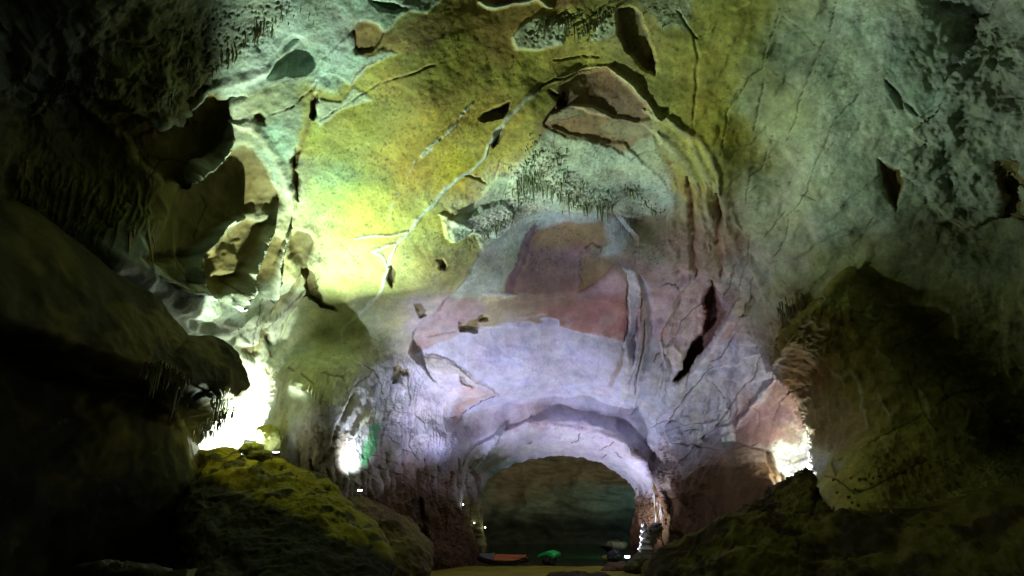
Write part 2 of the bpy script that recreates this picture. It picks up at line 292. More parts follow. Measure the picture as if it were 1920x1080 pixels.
# upper left: chalky crust against the yellow ceiling
poly('840,-10 800,25 760,18 735,52 718,62 712,50 690,42 668,36 664,-20', TEAL, .9, 3, h=.08, grain=2)
poly('716,92 742,100 706,118 690,128 668,150 655,162 640,142 622,135 603,140 598,165 590,155 600,120 640,75 660,60 672,95 690,105', TEAL, .9, 2.5, h=.08, grain=2)
poly('668,50 685,36 703,42 718,60 735,66 750,45 800,30 830,25 850,60 800,95 742,96 700,104 680,96 664,72', (.33, .24, .07), .8, 4)
poly('600,185 640,190 660,165 700,190 640,205 600,235 592,222', (.6, .7, .6), .7, 3, h=.1)
line('662,50 668,80 680,100 705,103', 5, (.16, .06, .02), .8); line('655,160 668,140 690,122 715,112', 4, (.28, .14, .03), .8)
line('600,225 640,200 668,186 700,168 740,148 790,128 850,112', 2.2, (.14, .12, .05), .8, h=-.15, brk=.6)
line('595,150 588,175 584,210 572,250 560,290 552,340 551,390', 9, (.26, .2, .07), .6, h=-.15, hw=10)
poly('420,110 470,72 530,40 590,10 640,-20 664,-20 662,40 620,110 560,150 500,160 430,180 395,165 405,140', TEAL, .7, 12, grain=2.2)
line('395,165 440,150 500,130 560,85', 16, (.62, .74, .66), .5, h=.3)
line('455,190 500,168 545,150', 5, (.2, .22, .12), .5)
poly('490,235 520,232 560,260 545,300 520,340 505,300', (.32, .52, .42), .7, 10)
line('500,215 545,200 590,170', 2.2, (.1, .1, .05), .7, h=-.15, brk=.3)
line('437,232 470,235 500,262 520,300 540,345 545,375', 20, (.52, .58, .44), .6, h=.3, hw=14)
# left: shaded facets painted dark, lit fins between them painted pale
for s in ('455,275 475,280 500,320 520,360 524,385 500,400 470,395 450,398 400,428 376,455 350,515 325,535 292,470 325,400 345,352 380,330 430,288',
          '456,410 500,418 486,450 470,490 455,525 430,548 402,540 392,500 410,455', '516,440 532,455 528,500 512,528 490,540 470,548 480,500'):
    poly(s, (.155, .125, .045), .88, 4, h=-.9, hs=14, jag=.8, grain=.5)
for s, wd, h in (('440,262 410,290 375,320 350,348', 20, 1.5), ('454,400 430,415 405,432 385,455 368,490 352,528', 16, 1.7), ('514,426 494,450 478,480 462,515 452,545 436,570', 12, 1.6), ('545,430 530,470 522,520 500,560', 9, 1.0), ('400,560 372,545 345,540 300,515', 10, .8),
                 ('345,215 320,222 300,228 275,226', 14, .5), ('395,163 360,190 330,210', 12, .5)):
    line(s, wd, (.46, .52, .42), .8, h=h, hw=wd*.62, soft=.8)
line('508,435 490,465 478,500 462,540 452,575', 2.5, (.1, .06, .02), .8, h=-.3)
poly('372,560 400,575 450,590 480,570 500,580 490,610 470,640 452,655 420,640 385,622 350,612 335,580', (.56, .64, .54), .6, 10, h=.4, hs=14)
for s in ('430,520 445,545 452,572', '470,545 455,560 440,578', '395,540 420,560', '490,560 478,590 470,640 462,700', '300,520 350,530 410,545', '335,560 380,552 420,556', '340,470 350,520 345,540', '600,520 560,560 520,590 490,640 480,680 465,705'):
    crack(s, 3, -.4)
line('560,520 545,552 520,580 500,600 488,640 482,668', 12, (.30, .27, .10), .75, h=-.5, hw=10)
line('590,540 560,575 540,600 520,640', 5, (.5, .52, .3), .6, h=-.4)
crack('510,700 497,740 503,790', 3, -.3, (.3, .4, .3)); crack('470,716 483,722 490,735 505,748', 5, -.4, (.12, .12, .03)); crack('505,655 512,672', 6, -.4, (.15, .08, .03)); crack('500,690 506,702', 5)
crack('275,290 300,298 322,300 345,308 362,322', 4, -.5); crack('300,298 285,320 268,348', 4, -.5); crack('393,368 400,388 385,420 375,452', 3, -.4); crack('432,432 445,440 462,448', 3)
for s in ('640,455 655,470 668,490 690,500', '650,516 668,520 684,526', '704,470 722,468 735,462'): crack(s, 3, -.2, (.2, .2, .05), brk=.5)
# yellow ceiling: veins
line('1018,162 1000,178 985,190 972,205 955,222 940,238 925,262 915,275', 9, (.58, .64, .52), .95, h=.12, hw=8)
line('918,272 905,295 885,315 858,335 836,356 818,380 800,398 782,416 765,438 745,456 735,475', 8, (.64, .72, .62), .95, h=.12, hw=7)
line('735,470 728,500 722,525 705,552 690,572 668,592 655,604 640,620 637,650', 8, (.74, .80, .66), .9, h=.1, hw=7)
line('745,455 720,462 700,470 716,480 728,505', 6, (.74, .80, .7), .7, h=.2)
line('1018,165 1060,140 1100,128 1140,125 1165,140 1190,165 1215,195 1235,222', 4, (.5, .46, .22), .9, h=.2, hw=6)
line('1005,172 1040,150 1085,134 1130,128', 2.5, (.2, .1, .05), .7, h=-.3)
line('892,192 872,212 850,238 836,252 820,262 800,275 788,292 776,306', 5, (.62, .70, .6), .9, h=.15, brk=.15)
line('780,300 768,330 750,360 735,390 728,412', 4, (.55, .6, .4), .7, brk=.1)
line('812,276 800,284 788,298', 7, (.62, .70, .6), .8, brk=.2)
line('665,446 700,440 740,438 768,432', 4, (.75, .8, .68), .9, h=.15)
line('872,330 885,330 900,335 915,343', 3, (.12, .10, .03), .8, h=-.2); line('870,328 890,328', 3, WHITE, .8)
line('775,76 830,72 880,80 935,90', 1.8, (.1, .08, .02), .7, brk=.5); line('600,235 650,268 700,300', 1.2, (.2, .17, .05), .4)
poly('560,330 600,300 640,302 690,330 720,330 700,345 650,325 600,330 560,350', (.22, .24, .10), .5, 12); poly('590,330 640,310 670,330 640,350 590,360', (.36, .52, .32), .5, 14)
line('900,222 930,228 960,215', 5, (.22, .2, .04), .6); line('860,265 885,272 910,268', 6, (.25, .24, .05), .6)
poly('780,460 830,450 850,470 840,500 800,520 770,500', (.62, .56, .2), .5, 14); line('760,510 775,500 800,498 805,520 790,535 760,540', 3, (.5, .4, .12), .5)
# chalk and fringe zone
poly('1035,238 1010,262 985,290 960,320 935,330 905,360 885,380 850,400 840,430 850,450 890,440 905,470 930,440 975,412 1020,395 1060,400 1110,400 1150,395 1200,410 1240,400 1262,370 1240,330 1200,300 1170,270 1120,262 1070,250', (.56, .64, .50), .8, 5, h=.2, grain=1.6)
poly('870,400 900,385 935,372 960,390 950,420 925,440 900,445 880,435 850,452 835,440 830,415', (.68, .76, .64), .7, 6, h=.3, grain=2)
line('825,403 850,412 880,420', 9, (.72, .78, .66), .7, h=.2)
crack('905,332 925,345 940,300 960,310 945,350 930,385 922,398', 3, -.3, (.12, .14, .06), brk=.4)
poly('1018,238 1040,208 1075,197 1110,212 1150,222 1200,232 1224,250 1200,262 1170,290 1150,275 1100,262 1060,255', (.40, .25, .11), .85, 3.5, h=-.15)
poly('1042,208 1075,198 1100,210 1070,222 1035,232 1025,228', (.42, .40, .28), .7, 4)
poly('1150,225 1200,232 1222,248 1205,262 1160,258 1120,245', (.42, .42, .28), .6, 8)
poly('1045,190 1050,160 1085,138 1140,128 1175,155 1205,190 1220,222 1200,230 1150,220 1110,200 1070,195 1035,212', (.31, .20, .12), .8, 4, h=-.35)
poly('1050,150 1080,150 1095,165 1070,170', (.42, .36, .12), .6, 5)
line('1020,232 1030,215 1045,195 1052,180', 5, (.12, .04, .02), .85, h=-.3); line('1035,228 1060,222 1090,214', 2.2, (.3, .1, .02), .8); line('1038,240 1041,270 1050,300', 1.6, (.15, .12, .06), .6)
line('1180,300 1205,288 1230,285', 2, (.2, .1, .04), .6, h=-.15); line('1205,205 1225,215 1240,225', 9, (.4, .42, .26), .7, h=.3)
for s, c, h in (('1140,125 1190,162 1232,215 1270,240 1310,262 1340,310 1352,345', (.46, .44, .24), .4), ('1232,250 1262,280 1290,310 1310,345 1325,400 1330,470', (.40, .40, .26), .45),
             ('1250,220 1290,262 1320,320 1360,370 1390,430', (.42, .42, .26), .35), ('1225,255 1250,300 1275,335 1290,390 1292,450', (.46, .34, .08), -.3)):
    line(s, 9, c, .6, h=h*.45, hw=13)
line('1290,330 1295,400 1300,470 1305,520', 10, (.28, .14, .07), .6, h=-.4); line('1345,360 1352,400 1345,440 1350,520', 12, (.28, .14, .07), .65, h=-.5)
line('1300,60 1308,110 1302,170 1296,240', 4, (.16, .14, .03), .6, h=-.12)
poly('1200,5 1250,0 1300,-10 1295,20 1290,60 1265,50 1240,55 1225,35', (.5, .60, .46), .6, 6, grain=1.6)
line('1265,22 1285,45 1310,72', 3, (.1, .08, .02), .7, h=-.2)
poly('960,70 975,50 1010,30 1060,45 1050,80 1010,92 970,92', (.54, .66, .54), .7, 6, h=.2, grain=2)
poly('1120,40 1150,30 1160,60 1140,70 1110,75', (.54, .66, .54), .6, 5)
line('895,5 930,14 970,6 1010,2 1035,18', 6, (.6, .72, .62), .9, h=.25); poly('905,-8 1000,-8 960,8 930,10', (.2, .08, .05), .8, 4)
poly('1035,-8 1120,-8 1080,12 1040,14', (.34, .18, .06), .8, 6)
crack('960,92 965,110 955,130', 2); line('1030,110 1080,105 1130,108', 2, (.2, .18, .03), .6, h=-.25); line('1080,145 1115,150 1135,140', 2, (.3, .32, .16), .6)
def speckle(s, col, thr=.12, a=.8, soft=8, h=0.):
    pts = parse(s); idx = near(pts, 30); aa, bb = coords(idx, .8); d, _, ins = seg_dist(aa, bb, pts, True); m = 1-smooth(-soft, soft, np.where(ins, -d, d))
    nz = perlin(P[idx]/.30+40)+.5*perlin(P[idx]/.14+9); q = m*smooth(thr, thr+.16, nz); C[idx] = C[idx]*(1-(q*a)[:, None])+np.array(col, dtype=F)[None]*(q*a)[:, None]; H[idx] += h*q
poly('960,330 985,290 1010,262 1045,275 1055,320 1100,350 1160,355 1200,350 1240,380 1245,400 1200,378 1150,385 1110,392 1060,378 1030,356 1000,362 975,395 940,425 925,430 950,385', None, h=.25, hs=12, grain=1.5)
speckle('960,350 980,290 1005,262 1040,275 1055,320 1100,340 1150,350 1150,385 1110,392 1060,378 1030,352 1000,358 975,392 925,430 945,385', (.16, .19, .09), .15, .7, 6, -.12)
speckle('990,40 1040,30 1090,15 1160,15 1160,45 1110,85 1060,75 1020,75 985,90', (.14, .16, .07), .2, .6, 6, -.12)
speckle('1090,300 1250,330 1245,400 1150,360', (.2, .22, .14), .45, .6, 12, -.05)
speckle('190,60 400,20 540,-10 560,20 430,130 380,180 290,210 180,180 60,210 100,130', (.09, .08, .035), .25, .6, 14, -.12)
speckle('860,420 950,380 930,440 880,470', (.3, .34, .22), .2, .6, 8, -.08)
# long folds sweeping down the right of the vault towards the pillar
for k in range(9):
    t = k/8.; line('%d,%d %d,%d %d,%d' % (1262+t*85, 345-t*10, 1262+t*130, 540, 1222+t*160, 790), 5, ((.44, .40, .34), (.28, .20, .13))[k % 2], .4, h=(.14, -.14)[k % 2], hw=12, jag=1.2)
# dome: pale green field, pink panels, lilac panel, white strip
poly('940,545 975,480 1000,425 1060,400 1120,402 1060,396 1010,392 975,412 935,432 900,470 878,515 842,562 900,560', (.52, .60, .48), .9, 2.5, relief=.06)
poly('1000,432 1027,420 1067,416 1119,412 1145,422 1147,445 1134,458 1115,461 1092,485 1089,511 1090,530 1082,546 1008,550 952,546 967,511 982,474', (.35, .23, .20), .95, 1.8, relief=.05, grain=.3)
poly('1003,430 1067,418 1119,414 1145,424 1145,445 1115,462 1060,462 1000,460', (.40, .29, .10), .8, 12)
poly('1092,485 1127,480 1152,496 1136,513 1097,540 1082,548 1090,520', (.34, .24, .10), .9, 2, h=-.1)
poly('1000,420 985,440 968,476 960,510 945,548 962,546 975,510 990,475 1004,440 1012,425', (.22, .13, .14), .8, 2)  # sliver of shadow on the dome, painted purple-brown
poly('1050,396 1120,398 1140,410 1110,416 1050,418 1005,432 1020,405', (.50, .58, .54), .85, 4)
poly('897,611 908,600 901,585 916,565 971,552 1082,548 1119,530 1153,511 1175,535 1178,578 1176,607 1173,639 1119,628 1067,619 1049,612 1045,598 1012,602 1017,609 971,613 973,604', (.46, .40, .27), .95, 1.6, jag=.35, relief=.05, grain=.3, col2=(.44, .23, .21))
poly('1000,580 1060,572 1130,566 1172,560 1178,590 1174,632 1119,624 1060,612 1030,595', (.44, .22, .20), .6, 10, jag=.3)
poly('1118,530 1152,512 1174,530 1176,552 1120,548 1080,560', (.56, .42, .46), .8, 8)
poly('767,660 801,588 841,560 903,562 910,577 880,600 857,628 800,652', (.46, .34, .33), .8, 3.5, relief=.06)
line('905,552 935,548 968,552', 8, (.55, .58, .56), .8, h=.1); line('975,600 1000,594 1022,592', 5, (.6, .5, .48), .8)
line('905,580 960,566 1050,556 1172,568', 2, (.62, .44, .42), .35)
poly('856,630 895,613 971,614 974,606 984,604 1012,610 1017,607 1012,600 1028,597 1046,600 1049,613 1119,630 1172,642 1185,640 1190,690 1176,735 1160,775 1110,765 1040,752 980,760 900,770 840,790 870,765 936,742 900,712 850,678 815,662 770,668 800,652', (.60, .60, .76), .93, 1.2, jag=.35, h=-.08, relief=.08, grain=.25)
poly('1165,500 1186,506 1200,540 1197,580 1190,620 1182,645 1186,700 1172,745 1160,770 1166,720 1174,690 1173,640 1178,600 1177,545', (.60, .62, .62), .9, 2, h=.2)
line('1168,505 1175,540 1178,580 1176,620 1172,642', 2, (.16, .08, .03), .85, h=-.2)
line('1198,520 1215,550 1226,590 1224,640 1212,690 1205,740 1185,780', 16, (.36, .38, .46), .7, h=-.35, hw=12)
line('1212,600 1208,650 1196,700 1190,740', 4, (.1, .1, .13), .6, h=-.3); line('1186,640 1192,680 1180,730', 3, (.2, .2, .24), .6)
poly('1152,690 1166,655 1170,660 1160,700 1145,725 1138,722', (.36, .28, .26), .8, 2.5, h=.1)
line('882,633 910,650 950,672 975,685 1020,700 1050,720 1075,745', 1.8, (.36, .36, .46), .6, brk=.7); line('915,615 925,635 945,660', 1.4, (.36, .36, .46), .5)
line('1015,612 1018,650 1000,690 985,730', 1.3, (.4, .4, .5), .5); line('1060,640 1075,680 1120,720', 1.3, (.4, .4, .5), .5); line('1120,640 1125,680 1110,730', 1.3, (.4, .4, .5), .5)
line('1100,465 1110,456 1130,460 1128,472', 2.5, (.1, .06, .04), .7, h=-.15); line('1090,485 1085,510 1092,535', 1.8, (.14, .09, .04), .7)
line('800,632 830,625 858,622', 2.4, (.2, .1, .06), .75, h=-.15)
poly('1130,410 1180,400 1190,430 1160,470 1130,480 1140,450', (.52, .58, .56), .7, 8)
for k in range(7): line('%d,405 %d,430 %d,455 %d,475' % (1150+k*5, 1155+k*4, 1150+k*4, 1135+k*5), 1.6, (.6, .66, .62), .5, h=.08)
poly('795,668 830,670 865,690 905,722 935,743 900,720 870,705 830,700 800,690', (.60, .55, .44), .6, 5, h=.1)
crack('800,660 825,665 850,678 872,698 892,716 935,742', 2.6, -.3); poly('935,743 900,752 872,764 858,800 840,820 850,780 862,740 866,722 890,728', (.55, .40, .36), .8, 3)
crack('935,744 900,755 870,775 855,800', 2); line('860,735 852,790 830,825', 12, (.5, .4, .42), .5)
poly('862,800 900,775 960,758 1040,752 1110,762 1160,775 1140,790 1060,775 980,785 900,815 870,835', (.44, .37, .44), .5, 9)  # unlit groove above the arch, its shade put into the colour
poly('800,780 850,800 862,840 830,870 800,850', (.34, .34, .46), .6, 12)
# left wall below the dome
for s in ('665,668 680,678 700,690 716,722 722,745 728,760', '700,690 690,705 672,715 662,728', '664,805 676,790 690,792 698,790', '710,752 702,800 690,830', '718,800 740,830 770,850', '640,830 668,842 684,860', '700,870 730,885 760,895',
          '762,700 768,740 765,760', '780,775 795,790 800,782', '666,875 690,882 708,895', '640,890 655,896', '770,800 765,830 778,860', '738,760 722,800 718,850', '690,850 720,860 745,870', '800,850 790,880 792,910'):
    crack(s, 2.4, -.35, brk=.9)
line('665,740 640,790 620,840 600,870', 8, (.16, .14, .06), .5, h=-.4); line('700,735 690,770 650,830', 10, (.55, .56, .62), .5, h=.35)
line('745,690 735,740 720,790', 9, (.28, .30, .34), .6, h=-.4)
poly('692,800 705,790 716,800 712,830 704,850 690,868 676,878 672,865 682,835 688,815', (.14, .50, .22), .9, 3, grain=.3)
poly('680,770 705,765 712,785 700,792 682,800 670,798', (.56, .56, .3), .7, 5)
poly('645,830 668,820 690,812 682,840 672,865 668,890 660,905 650,900 642,880', (.74, .78, .72), .8, 6)  # pool of lamplight on the wall painted pale
poly('535,655 560,640 610,640 700,632 690,660 640,690 600,680 560,690', (.5, .52, .34), .6, 12)
for s in ('600,700 640,712 660,750', '610,690 615,720 600,760', '560,700 590,720', '540,690 550,700'): line(s, 3, (.2, .18, .08), .4, h=-.2)
for k in range(14): line('%d,%d %d,%d' % (590+k*6, 690+(k % 3)*6, 578+k*6, 735+(k % 4)*9), 3, (.50, .46, .24), .4, h=.14)
for k in range(26): line('%d,%d %d,%d %d,%d' % (560+k*13, 850+(k*37) % 60, 566+k*13, 900+(k*29) % 40, 560+k*14, 960+(k*17) % 60), 5, (.10, .05, .025), .5, h=-.45, hw=6)
for k in range(14): line('%d,%d %d,%d' % (668+k*13, 940+(k*31) % 40, 670+k*14, 985+(k*19) % 40), 5, (.24, .12, .05), .5, h=.3, hw=6)
poly('770,950 776,935 786,940 790,1010 780,1012 772,990', (.30, .32, .36), .6, 4)
# river mud left by floods on the feet of both pillars
poly('690,935 760,905 800,915 850,925 872,945 885,985 900,1020 915,1100 680,1100 640,960', (.085, .045, .020), .85, 16, jag=1.)
poly('1195,950 1215,935 1240,930 1290,915 1330,1000 1290,1100 1180,1100 1188,1000', (.085, .045, .020), .85, 10, jag=1.)
# right wall
CR = ('1570,-10 1560,30 1545,70 1532,100 1520,130 1510,155 1498,195 1490,230 1478,265', '1612,170 1600,195 1575,220 1562,240 1555,262 1540,285 1528,310 1522,340 1510,365 1495,385 1475,408', '1465,15 1455,50 1440,85 1430,115 1428,130 1400,150 1390,175 1370,205 1360,240 1350,290',
      '1450,255 1435,290 1425,315 1408,335 1402,365 1400,385', '1408,250 1420,200 1430,150', '1475,395 1456,410 1440,430 1435,440', '1385,470 1375,500 1365,540 1358,560', '1405,440 1398,500 1385,560 1372,590', '1420,500 1412,545 1408,560', '1435,660 1418,690 1400,720 1378,745 1360,770 1340,800 1310,830 1280,860', '1378,630 1365,650 1345,670 1330,680', '1480,730 1462,750 1450,790',
      '1335,690 1310,720 1290,740 1270,765 1250,800', '1262,625 1250,645 1232,665 1225,680', '1240,540 1265,530 1285,545', '1330,560 1280,600 1258,640 1235,690', '1400,620 1410,640 1418,660', '1500,370 1530,380', '1480,410 1470,440 1455,480', '1300,690 1285,730', '1400,750 1420,775 1425,800', '1340,720 1360,745 1362,770', '1220,800 1250,790 1290,800 1320,790', '1290,850 1270,880 1262,920', '1240,840 1255,870 1250,900')
for s in CR: crack(s, 2.8, -.42, brk=1.2, jag=.8)
for s in ('1455,10 1480,40 1510,65 1525,82 1555,105 1590,120 1610,150', '1470,260 1500,290', '1480,0 1500,-10', '1440,130 1480,155 1495,165', '1650,-5 1680,8 1705,20'): line(s, 1.8, (.3, .26, .16), .5, h=-.03)
for s in ('1600,60 1560,140 1530,200', '1590,20 1540,110 1500,215', '1560,250 1520,320 1500,370', '1500,300 1470,360 1440,420', '1680,380 1620,440 1590,500', '1620,250 1560,330 1540,400'): line(s, 2.2, (.24, .26, .18), .35, h=-.03)
for k in range(22): line('%d,%d %d,%d' % (1650+(k*53) % 130, 40+(k*71) % 190, 1668+(k*53) % 130, 72+(k*71) % 190), 6, (.22, .28, .24), .25, h=-.05, hw=7)
line('1660,150 1690,190 1720,220', 7, (.2, .22, .16), .6, h=-.4); line('1668,170 1690,205', 8, (.2, .22, .16), .5, h=-.4)
poly('1530,360 1560,330 1600,340 1640,330 1660,360 1650,400 1600,450 1560,480 1540,460 1520,410', (.44, .54, .44), .6, 12, h=.3, hs=14)
crack('1640,400 1620,440 1600,460', 4, -.3, brk=.4); poly('1648,302 1690,322 1694,345 1678,398', (.16, .12, .04), .8, 3)
line('1660,318 1672,350 1682,385', 3, (.05, .04, .02), .8)
poly('1385,470 1420,500 1450,560 1470,600 1440,690 1420,650 1370,600', (.34, .32, .2), .4, 14)
line('1405,480 1425,520 1440,560', 12, (.48, .52, .4), .5, h=.3)
poly('1445,690 1480,730 1510,790 1505,830 1470,830 1430,800 1400,820 1390,815 1440,760', (.30, .17, .16), .6, 5)
poly('1240,650 1262,640 1280,660 1275,690 1262,692 1255,675', (.64, .56, .52), .8, 3, h=.3); line('1235,640 1242,665 1250,690', 3, (.62, .66, .74), .9, h=.3)  # lamp highlights on these lumps painted as paler rock
poly('1222,560 1240,555 1250,575 1245,610 1235,640 1225,620', (.50, .40, .42), .7, 3); line('1260,580 1245,610 1238,640', 3, (.42, .18, .08), .6, h=-.2)
poly('1318,545 1335,526 1362,585 1330,650 1265,720 1262,712 1312,620', (.20, .105, .095), .85, 4)
line('1228,620 1245,600 1262,560 1290,520', 6, (.5, .42, .42), .5, h=.5, hw=12); line('1300,700 1330,660 1372,600 1390,560', 10, (.5, .46, .5), .5, h=.5, hw=14); line('1385,800 1410,760 1450,715', 8, (.5, .46, .5), .4, h=.35, hw=12)
for (a, b) in ((1330, 800), (1360, 810), (1300, 820), (1265, 815), (1290, 790)): poly('%d,%d %d,%d %d,%d %d,%d' % (a-14, b-8, a+10, b-12, a+18, b+14, a-4, b+20), (.5, .5, .58), .6, 4, h=.35)  # raised lumps, their lit faces painted lighter
for s in ('1250,830 1300,835 1345,850', '1350,860 1390,840 1420,828', '1230,880 1270,890', '1262,910 1300,895 1330,870'): crack(s, 2.5, -.3, brk=1)
poly('1262,905 1320,880 1370,850 1400,838 1445,850 1462,900 1480,940 1400,985 1330,1010 1262,1000', (.13, .07, .03), .85, 5, h=.5, hs=6)
poly('1330,880 1370,850 1400,838 1436,850 1425,870 1370,880', (.38, .28, .22), .7, 8); crack('1340,930 1350,960 1356,975', 2.5)  # lamplit top of the slab painted lighter
poly('1430,838 1445,860 1462,885 1478,925 1466,935 1450,905 1432,872', (.08, .05, .02), .7, 4, h=-.3)
# right overhang: pale flowstone runs on dark rock
for s, wd in (('1560,700 1580,710 1600,700 1612,720 1618,760 1630,800', 12), ('1640,650 1652,665 1668,680 1680,700', 8), ('1660,575 1700,565 1760,570 1790,590 1800,640', 16), ('1640,560 1620,590 1640,600', 7), ('1650,740 1670,780 1680,780', 8), ('1720,730 1735,760 1745,800 1770,825', 9), ('1810,780 1800,815 1825,825', 10), ('1880,560 1890,620 1900,700', 26), ('1480,570 1520,560', 8), ('1900,780 1890,800 1930,830', 12), ('1570,870 1590,880', 30)):
    line(s, wd, (.50, .50, .30), .75, h=.15, soft=.9)
crack('1470,740 1520,720', 2); crack('1875,700 1840,725 1790,740 1750,765', 5, -.6); crack('1730,775 1690,800 1650,820 1630,835', 4, -.5); crack('1690,645 1740,620 1770,600', 3, -.3); crack('1550,890 1600,925 1680,890 1740,860', 5, -.5); crack('1700,690 1730,770 1770,830', 3, -.3)
line('1620,490 1560,545 1500,600 1450,680', 16, (.26, .20, .06), .5, h=.5, hw=22)
# arch rim: cracks and streaks
for s in ('1090,814 1080,825 1066,830', '1150,830 1138,838 1124,844', '1138,852 1128,858', '1050,800 1042,806', '1145,845 1165,856', '1000,828 990,832', '960,800 940,806'): crack(s, 2, -.2, brk=1.2)
for k in range(16):
    t = k/15.; a = 872+60*t; b = 905-95*t
    line('%d,%d %d,%d' % (a, b, a+8+14*t, b-10-4*t), 3, (.62, .66, .72), .7, h=.3)
line('868,950 866,920 872,890 888,862 915,838', 5, (.70, .70, .74), .7, h=.35); line('880,915 895,888 925,865 960,850', 7, (.42, .30, .26), .6)
line('900,905 930,878 975,860', 6, (.32, .52, .46), .7); line('985,792 1060,800 1130,812 1178,835', 5, (.62, .45, .5), .5, h=.2)
line('1186,842 1205,858 1222,885', 8, (.36, .26, .2), .7, h=.5); line('900,930 896,960 900,1000 906,1040', 7, (.40, .42, .14), .7, h=.3); line('884,930 888,980 898,1030', 5, (.14, .1, .04), .7, h=-.4)
for k in range(12): line('%d,%d %d,%d' % (1196+k*4, 915+(k*13) % 20, 1198+k*4, 965+(k*17) % 40), 3, (.34, .20, .12), .6, h=.3)
poly('1184,955 1168,958 1163,968 1176,972 1184,985', (.08, .05, .03), .9, 2)
print('features', time.time()-T0)

# relief -------------------------------------------------------------------
big = fbm(P, 9., 2, .5, 3.); mid = fbm(P, 3.2, 4, .5, 9.); fine = fbm(P, .8, 3, .55, 31.)
q_ = P*np.array([1.1, .55, .14], F); flt = fbm(q_+np.stack([w1, w2, w3], 1)*.25, .55, 3, .55, 5., True)
sd_ = P@np.array([.62, .30, -.55], F); st = (sd_/1.9+w1*.55+w3*.12) % 1.0; saw = smooth(0, .86, st)-smooth(.9, 1, st)
rg = fbm(P, 2.3, 4, .55, 77., True)
H += RELIEF*(mid*.6+big*.5)+np.maximum(RELIEF-.28, 0)*(rg-.3)*.7+GRAIN*fine*.022+FLUTE*(flt-.3)*.6+STRATA*(saw-.5)*.45
lump = fbm(P, 2.6, 3, .45, 41., True)
m = smooth(1690, 1780, u)*smooth(480, 380, v); H += m*(.35*(1-lump)-.1)
H += smooth(-100, 0, u)*0
m = smooth(430, 250, u)*smooth(300, 180, v); H += m*(fbm(P, 3.6, 4, .5, 55., True)-.4)*1.1
# the vault hangs at the left in scallops
m = smooth(600, 480, u)*smooth(260, 380, v)*smooth(720, 600, v); H += m*(.35-np.abs(perlin(P/3.4+4.)))*.7
P = P+N*H[:, None]
N2 = grid_normals(P)
# weathering of the mineral colours
var = fbm(P, 1.6, 4, .6, 21.); var2 = fbm(P, 5.5, 3, .5, 61.)
C *= (1+.20*var+.16*var2)[:, None]
streak = fbm(P*np.array([1, .6, .2], F), .8, 3, .6, 91.); C *= (1+.10*streak)[:, None]
C[:, 0] *= 1+.08*perlin(P/2.2+130); C[:, 2] *= 1+.14*perlin(P/2.7+160)
yl = smooth(540, 600, u)*smooth(1320, 1240, u)*smooth(560, 480, v)
sp_ = smooth(.42, .55, perlin(P/.22+3.)+.35*perlin(P/3.+8.))*yl; C *= (1-.45*sp_)[:, None]; P = P-N2*(sp_*.03)[:, None]
C *= 1+yl[:, None]*np.array([-.09, .02, 0], F)[None]; C[:, 2] += .028*yl*smooth(.3, .1, C[:, 2])
mo = smooth(.05, .45, fbm(P, 4.5, 4, .6, 33.))*yl; C = C*(1-.35*mo[:, None])+C*np.array([.78, .52, .55], F)[None]*(.35*mo)[:, None]
# brushed flow marks and hairline fractures of the folded marble on both walls
fl = smooth(1180, 1320, u)*smooth(1000, 900, v)+smooth(860, 760, u)*smooth(600, 700, v)*smooth(480, 540, u); fl = np.clip(fl, 0, 1)
dirv = np.array([.35, -.25, .9], F); dirv /= np.linalg.norm(dirv); al = P@dirv; Pt = P-.82*al[:, None]*dirv[None]
br = fbm(Pt, .55, 4, .6, 71.); C *= (1+.20*br*fl)[:, None]
hk = np.abs(perlin(Pt/1.7+w3[:, None]*.3+5.))+.35*smooth(.1, -.3, perlin(P/4.+44.)); hair = (1-smooth(.0, .028, hk))*fl
hk2 = np.abs(perlin(P/2.3+w4[:, None]*.25+25.))+.3*smooth(.15, -.2, perlin(P/5.+64.)); hair2 = (1-smooth(.0, .018, hk2))*np.clip(fl+.35, 0, 1)
kq = np.clip(.6*hair+.5*hair2, 0, .75)[:, None]; C = C*(1-kq)+np.array([.12, .07, .04], F)[None]*kq
P = P-N2*((hair*.06+hair2*.05)[:, None])
dm = smooth(750, 800, u)*smooth(1210, 1180, u)*smooth(560, 620, v)*smooth(860, 820, v)
hk3 = np.abs(perlin(P/3.4+w3[:, None]*.35+85.)+.25*w5*.3)+.25*smooth(.2, -.2, perlin(P/6.+14.)); k3 = ((1-smooth(0, .03, hk3))*dm*.55)[:, None]; C = C*(1-k3)+np.array([.30, .28, .38], F)[None]*k3
cl = smooth(-.2, .5, fbm(P, 3.2, 4, .6, 143.))*dm; C = C*(1-.28*cl[:, None])+np.array([.74, .72, .80], F)[None]*(.28*cl)[:, None]
C = np.clip(C, .004, .85)
print('relief', time.time()-T0)

